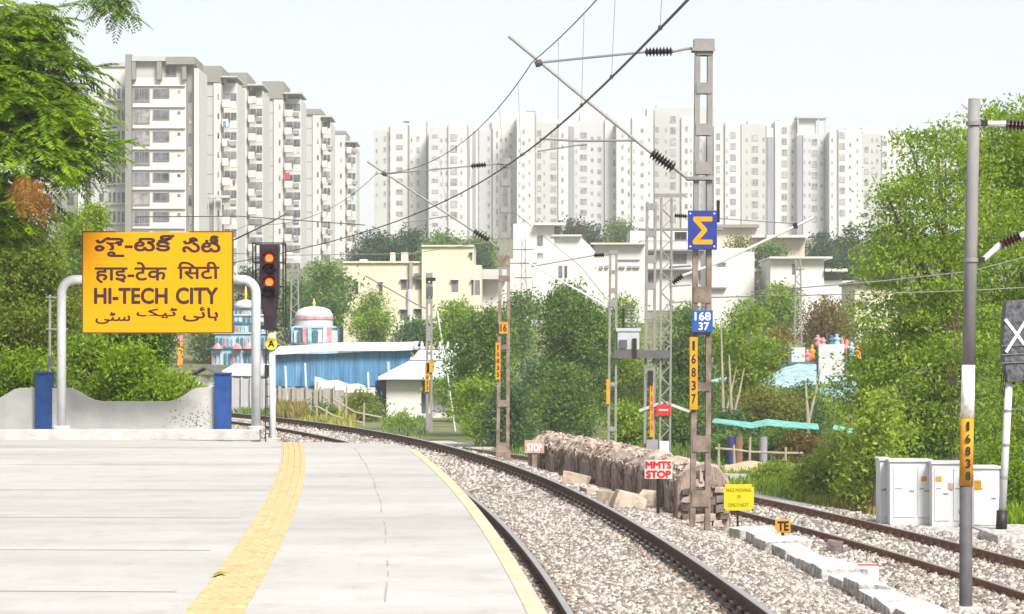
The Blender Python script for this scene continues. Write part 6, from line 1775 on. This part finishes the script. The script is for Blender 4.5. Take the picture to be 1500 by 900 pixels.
# compound-leaf trees: many drooping fronds of paired leaflets
def frond_mesh(origins, az, el, Ls, droop, pairs, wid, rng):
    n = len(origins)
    s = (np.arange(pairs) + 1.0) / pairs
    h = np.stack([np.cos(az), np.sin(az), np.zeros(n)], -1)
    side = np.stack([-np.sin(az), np.cos(az), np.zeros(n)], -1)
    along = Ls[:, None] * s[None]
    P = origins[:, None] + h[:, None] * (along * np.cos(el)[:, None] * (1 - .12 * s[None] ** 2))[..., None]
    P[..., 2] += along * np.sin(el)[:, None] - droop[:, None] * (s[None] ** 2) * Ls[:, None]
    T = h[:, None] * np.cos(el)[:, None, None] + np.array([0, 0, 1.0]) * (np.sin(el)[:, None] - 2 * droop[:, None] * s[None])[..., None]
    T /= np.linalg.norm(T, axis=-1, keepdims=True)
    ll = (Ls[:, None] * .30 * np.sin(PI * (.12 + .80 * s[None])) ** .7)
    out = []
    for sg in (-1, 1):
        d = side[:, None] * sg * .86 + T * .5 + np.array([0, 0, -.22])
        d = d + rng.normal(size=d.shape) * .10
        d /= np.linalg.norm(d, axis=-1, keepdims=True)
        w = T * (wid * Ls[:, None, None])
        tip = P + d * ll[..., None]
        mid = P + d * ll[..., None] * .5
        out.append(np.stack([P, mid + w, tip, mid - w], 2))
    V = np.stack(out, 2).reshape(-1, 4, 3)
    return V

def frond_tree(name, label, Y, blobs_px, leaf, seed, base, top, fl, n_per, trunk_r, pairs=11, wid=.032, extra=(), bark='bark', droopr=(.15, .6), sprays=0):
    rng = np.random.default_rng(seed)
    bx, by = base
    t = thing(name, label, 'tree', (wx(bx, Y), Y, wz(by, Y)))
    blobs = []
    O, AZ = [], []
    for px, py, rx, rz, dy, ry in blobs_px:
        c = at(px, py, Y + dy)
        c = Vector((c.x, c.y, c.z))
        k = (Y + dy) / FOC
        blobs.append((c.x, c.y, c.z, rx * k, ry, rz * k))
        n = int(n_per * (rx * k * rz * k + ry * (rx + rz) * k * .5))
        d = rng.normal(size=(n, 3)); d /= np.linalg.norm(d, axis=1, keepdims=True)
        r = .25 + .75 * np.sqrt(rng.random((n, 1)))
        O.append(np.array(c) + d * r * np.array([rx * k, ry, rz * k]))
        AZ.append(np.arctan2(d[:, 1] * ry, d[:, 0] * rx * k) + rng.normal(size=n) * .7)
    O = np.concatenate(O); AZ = np.concatenate(AZ); n = len(O)
    if sprays:
        crown_of(t, blobs, leaf, sprays, .38, 60, 3.7, seed, droop=.15, flat=.36)
        trunk_of(t, (wx(bx, Y), Y, wz(by, Y)), tuple(at(top[0], top[1], Y)), trunk_r, [b_[:3] for b_ in blobs], seed, M[bark])
        return t, blobs
    V = frond_mesh(O, AZ, rng.uniform(-.25, .45, n), fl * rng.uniform(.6, 1.25, n), rng.uniform(*droopr, n), pairs, wid, rng)
    np_mesh('crown', V, np.arange(len(V) * 4).reshape(-1, 4), leaf, t)
    trunk_of(t, (wx(bx, Y), Y, wz(by, Y)), tuple(at(top[0], top[1], Y)), trunk_r, [b_[:3] for b_ in blobs], seed, M[bark])
    return t, blobs

# big tree over the left edge of the picture
tl, _ = frond_tree('flame_tree', 'overhanging bright feathery tree at the upper left edge', 50.0,
    [(-20, 60, 90, 70, 1.5, 1.6), (60, 100, 62, 45, 1.0, .9), (-10, 170, 100, 70, 0, 1.6), (75, 190, 55, 42, -.5, .8), (105, 215, 42, 32, -.3, .6), (30, 235, 70, 40, -.9, .9), (-10, 300, 70, 50, -.5, 1.2), (50, 150, 60, 45, .8, 1.0),
     (-120, 120, 120, 120, 0, 2.2), (-120, 320, 120, 110, 0, 2.0), (100, 145, 34, 30, .6, .5), (40, 30, 45, 32, 1.8, .8), (135, 205, 26, 24, .2, .4)],
    L['bright'], 71, (-190, 640), (-150, 240), .78, 105, .30, pairs=14, wid=.040)
b = tl
def fronds_child(parent, name, blobs_px, Y, leaf, seed, fl, n_per, pairs=12, wid=.028, el=(-.3, .3)):
    rng = np.random.default_rng(seed)
    O, AZ = [], []
    for px, py, rx, rz, dy, ry in blobs_px:
        k = (Y + dy) / FOC
        c = np.array(at(px, py, Y + dy))
        n = int(n_per * (rx * k * rz * k + ry * (rx + rz) * k * .5)) + 3
        d = rng.normal(size=(n, 3)); d /= np.linalg.norm(d, axis=1, keepdims=True)
        O.append(c + d * (.2 + .8 * rng.random((n, 1))) * np.array([rx * k, ry, rz * k]))
        AZ.append(rng.uniform(0, 2 * PI, n))
    O = np.concatenate(O); AZ = np.concatenate(AZ); n = len(O)
    V = frond_mesh(O, AZ, rng.uniform(*el, n), fl * rng.uniform(.6, 1.2, n), rng.uniform(.2, .8, n), pairs, wid, rng)
    return np_mesh(name, V, np.arange(len(V) * 4).reshape(-1, 4), leaf, parent)
fronds_child(tl, 'shaded_foliage', [(60, 110, 75, 50, 1.8, .8), (100, 165, 40, 50, 1.2, .5), (30, 40, 70, 45, 2.2, .8), (115, 240, 40, 35, .8, .4), (168, 8, 30, 22, .5, .35), (150, -6, 45, 18, .5, .4), (20, 330, 50, 40, .5, .6)], 50.0, L['mid'], 72, .5, 170, wid=.04)
fronds_child(tl, 'withered_foliage', [(50, 268, 22, 20, -2.4, .25), (34, 258, 16, 14, -2.4, .2), (66, 284, 10, 14, -2.3, .2)], 50.0, L['rust'], 73, .40, 230, el=(-1.2, -.5))
lb = MB()
for pts in ([(-150, 240, 50), (-40, 180, 50), (60, 175, 49.6), (120, 205, 49.6)], [(-150, 200, 50), (-30, 80, 51), (70, 90, 51), (110, 140, 50.6)], [(-150, 180, 50), (-60, -30, 51), (80, -20, 50.6), (185, 6, 50.5)], [(-150, 260, 50), (-20, 290, 49.6), (50, 262, 49)]):
    lb.tube([at(*p) for p in pts], [.09, .06, .035, .012], 7)
lb.build('bough', M['bark'], tl, smooth=True)
# trees and bushes behind the low wall
tree('broad_tree', 'reddish and green mixed tree behind the left end of the wall', 64, -60, 130, 330, 590, L['mixed'], 81, nb=16, base=(20, 640), leafpx=6.0, dens=1.15, depth=3, bushy=True)
tree('broad_tree', 'pale yellow green tree between the flame tree and the name board', 92, 88, 180, 290, 420, L['light'], 82, nb=10, base=(130, 620), leafpx=5)
tree('leafy_shrub', 'light green bush behind the wall next to the white sign post', 58, 92, 180, 486, 608, L['light'], 83, nb=12, base=(135, 640), cat='shrub', leafpx=8, depth=1.6, bushy=True)
tree('leafy_shrub', 'bright green bush filling the dip of the stained wall', 57, 146, 248, 500, 610, L['bright'], 183, nb=12, base=(200, 640), cat='shrub', leafpx=8, depth=1.6, bushy=True)
tree('leafy_shrub', 'low bright bush sloping down to the right blue pillar', 57.5, 214, 288, 540, 612, L['light'], 184, nb=9, base=(250, 640), cat='shrub', leafpx=8, depth=1.4, bushy=True)
tree('leafy_shrub', 'green bush under the middle of the name board', 66, 140, 262, 440, 560, L['mid'], 84, nb=11, base=(200, 620), cat='shrub', leafpx=6, depth=2.5, bushy=True)
tree('leafy_shrub', 'low green bush behind the wall left of the blue pillar', 60, -50, 110, 510, 600, L['bright'], 85, nb=11, base=(30, 640), cat='shrub', leafpx=7, depth=2, bushy=True)
tree('broad_tree', 'green tree filling the gap left of the name board', 88, 60, 150, 380, 520, L['mid'], 86, nb=10, base=(105, 620), leafpx=5)
# big feathery trees on the right
tr1, _ = frond_tree('feathery_tree', 'large light green feathery tree behind the thick tubular mast', 72.0,
    [(1330, 300, 45, 40, 0, 1.4), (1310, 350, 36, 34, .5, 1.0), (1385, 240, 55, 55, .5, 1.6), (1420, 330, 75, 60, 0, 2.0), (1360, 400, 80, 55, -.4, 1.8), (1310, 470, 60, 50, 0, 1.5), (1395, 490, 90, 60, -.4, 2.0), (1330, 560, 70, 50, -.6, 1.6), (1260, 560, 50, 50, .2, 1.2), (1420, 590, 80, 60, 0, 1.8), (1280, 620, 45, 50, -.3, 1.0), (1345, 640, 60, 50, -.3, 1.3), (1370, 190, 22, 22, .4, .5), (1330, 205, 14, 12, .3, .3), (1285, 400, 22, 26, .2, .5), (1300, 290, 22, 18, .2, .5)],
    L['light'], 91, (1400, 760), (1400, 450), .70, 60, .22, pairs=10, wid=.05, sprays=.125)
tr2, _ = frond_tree('feathery_tree', 'tall bright green tree at the right edge of the picture', 76.0,
    [(1480, 205, 62, 50, 0, 1.8), (1545, 185, 75, 48, .5, 2.0), (1465, 280, 80, 60, .4, 2.2), (1550, 300, 80, 80, 0, 2.2), (1470, 390, 80, 60, 0, 2.0), (1550, 460, 80, 80, 0, 2.0), (1470, 500, 70, 60, .5, 2.0), (1520, 600, 90, 60, 0, 2.0), (1450, 660, 60, 50, 0, 1.4), (1500, 240, 40, 40, -.8, 1.0), (1440, 225, 30, 26, -.4, .6)],
    L['bright'], 92, (1530, 780), (1520, 400), .75, 55, .25, pairs=10, wid=.05, sprays=.125)

# blades and weeds: uncountable
def weeds(name, label, Y0, Y1, x0, x1, n, h, leaf, seed, w=.03, lean=.5):
    rng = np.random.default_rng(seed)
    Yv = rng.uniform(Y0, Y1, n)
    Xv = (rng.uniform(x0, x1, n) - 750) * Yv / FOC
    ok = ((Xv - cx1(Yv) < -2.6) | (Xv - cx1(Yv) > 3.5)) & (np.abs(Xv - cx2(Yv)) > 2.9)
    Xv, Yv = Xv[ok], Yv[ok]; n = len(Xv)
    Z = land(Xv, Yv) - .03
    hh = h * rng.uniform(.4, 1.3, n)
    a = rng.uniform(0, 2 * PI, n); l = lean * rng.random(n)
    tip = np.stack([Xv + np.cos(a) * l * hh, Yv + np.sin(a) * l * hh, Z + hh], -1)
    p = np.stack([Xv, Yv, Z], -1)
    s = np.stack([np.cos(a + 1.4), np.sin(a + 1.4), np.zeros(n)], -1) * (w * rng.uniform(.6, 1.4, (n, 1)))
    m = p * .45 + tip * .55 + np.stack([np.zeros(n), np.zeros(n), hh * .12], -1)
    V = np.stack([p, m + s, tip, m - s], 1)
    return tag(np_mesh(name, V, np.arange(n * 4).reshape(-1, 4), leaf), label, 'grass', kind='stuff')
weeds('grass', 'dry yellow grass along the foot of the plank fence', 118, 168, 395, 520, 5200, .55, L['drygrass'], 201, .035)
weeds('grass', 'orange straw weeds by the signal post foot', 150, 168, 400, 448, 1500, 1.0, L['straw'], 202, .05)
weeds('grass', 'green weeds behind the rails by the blue pillar', 120, 170, 330, 400, 2600, .6, L['mid'], 203, .05)
weeds('grass', 'green weeds at the foot of the white house', 128, 164, 560, 628, 500, .28, L['mid'], 204, .035)
weeds('grass', 'weeds at the foot of the trees beyond the mound', 84, 112, 660, 1060, 7000, .35, L['mid'], 205, .03)
weeds('grass', 'yellow green grass on the bank past the warning board', 72, 92, 1060, 1300, 5000, .3, L['light'], 206, .03)
weeds('grass', 'straw grass on the bank beside the cabinets', 64, 78, 1180, 1300, 2500, .3, L['straw'], 207, .02)
weeds('grass', 'green undergrowth under the right hand trees', 62, 74, 1400, 1560, 4000, .5, L['bright'], 208, .03)
weeds('grass', 'sparse scrub on the land behind the platform wall', 55, 110, -60, 340, 5000, .6, L['mid'], 209, .04)
tree('leafy_shrub', 'spiky grey green plant among the thin fence posts', 155, 455, 500, 590, 640, L['mid'], 210, nb=6, base=(478, 642), cat='shrub', leafpx=6, bushy=True)
tree('leafy_shrub', 'bush with red flowers in front of the dark annex', 160, 505, 560, 572, 622, L['mixed'], 211, nb=7, base=(530, 626), cat='shrub', leafpx=5, bushy=True)
tree('leafy_shrub', 'bright green low bush at the corner of the white house', 150, 562, 618, 604, 632, L['light'], 212, nb=6, base=(590, 636), cat='shrub', leafpx=5, bushy=True)

# ------------------------------------------------------------------ air: thin even haze over the far things
hz = MB().box(-520, 520, -60, 1400, -6, 130).build('haze', [])
tag(hz, 'thin pale haze over the whole place', 'haze', kind='stuff')
hm = bpy.data.materials.new('haze_air')
hm.use_nodes = True
ht = hm.node_tree
ht.nodes.clear()
ho = ht.nodes.new('ShaderNodeOutputMaterial')
hv = ht.nodes.new('ShaderNodeVolumePrincipled')
hv.inputs['Color'].default_value = (0.95, 0.97, 1.0, 1)
hv.inputs['Density'].default_value = 0.00028
ht.links.new(hv.outputs[0], ho.inputs['Volume'])
hz.data.materials.append(hm)
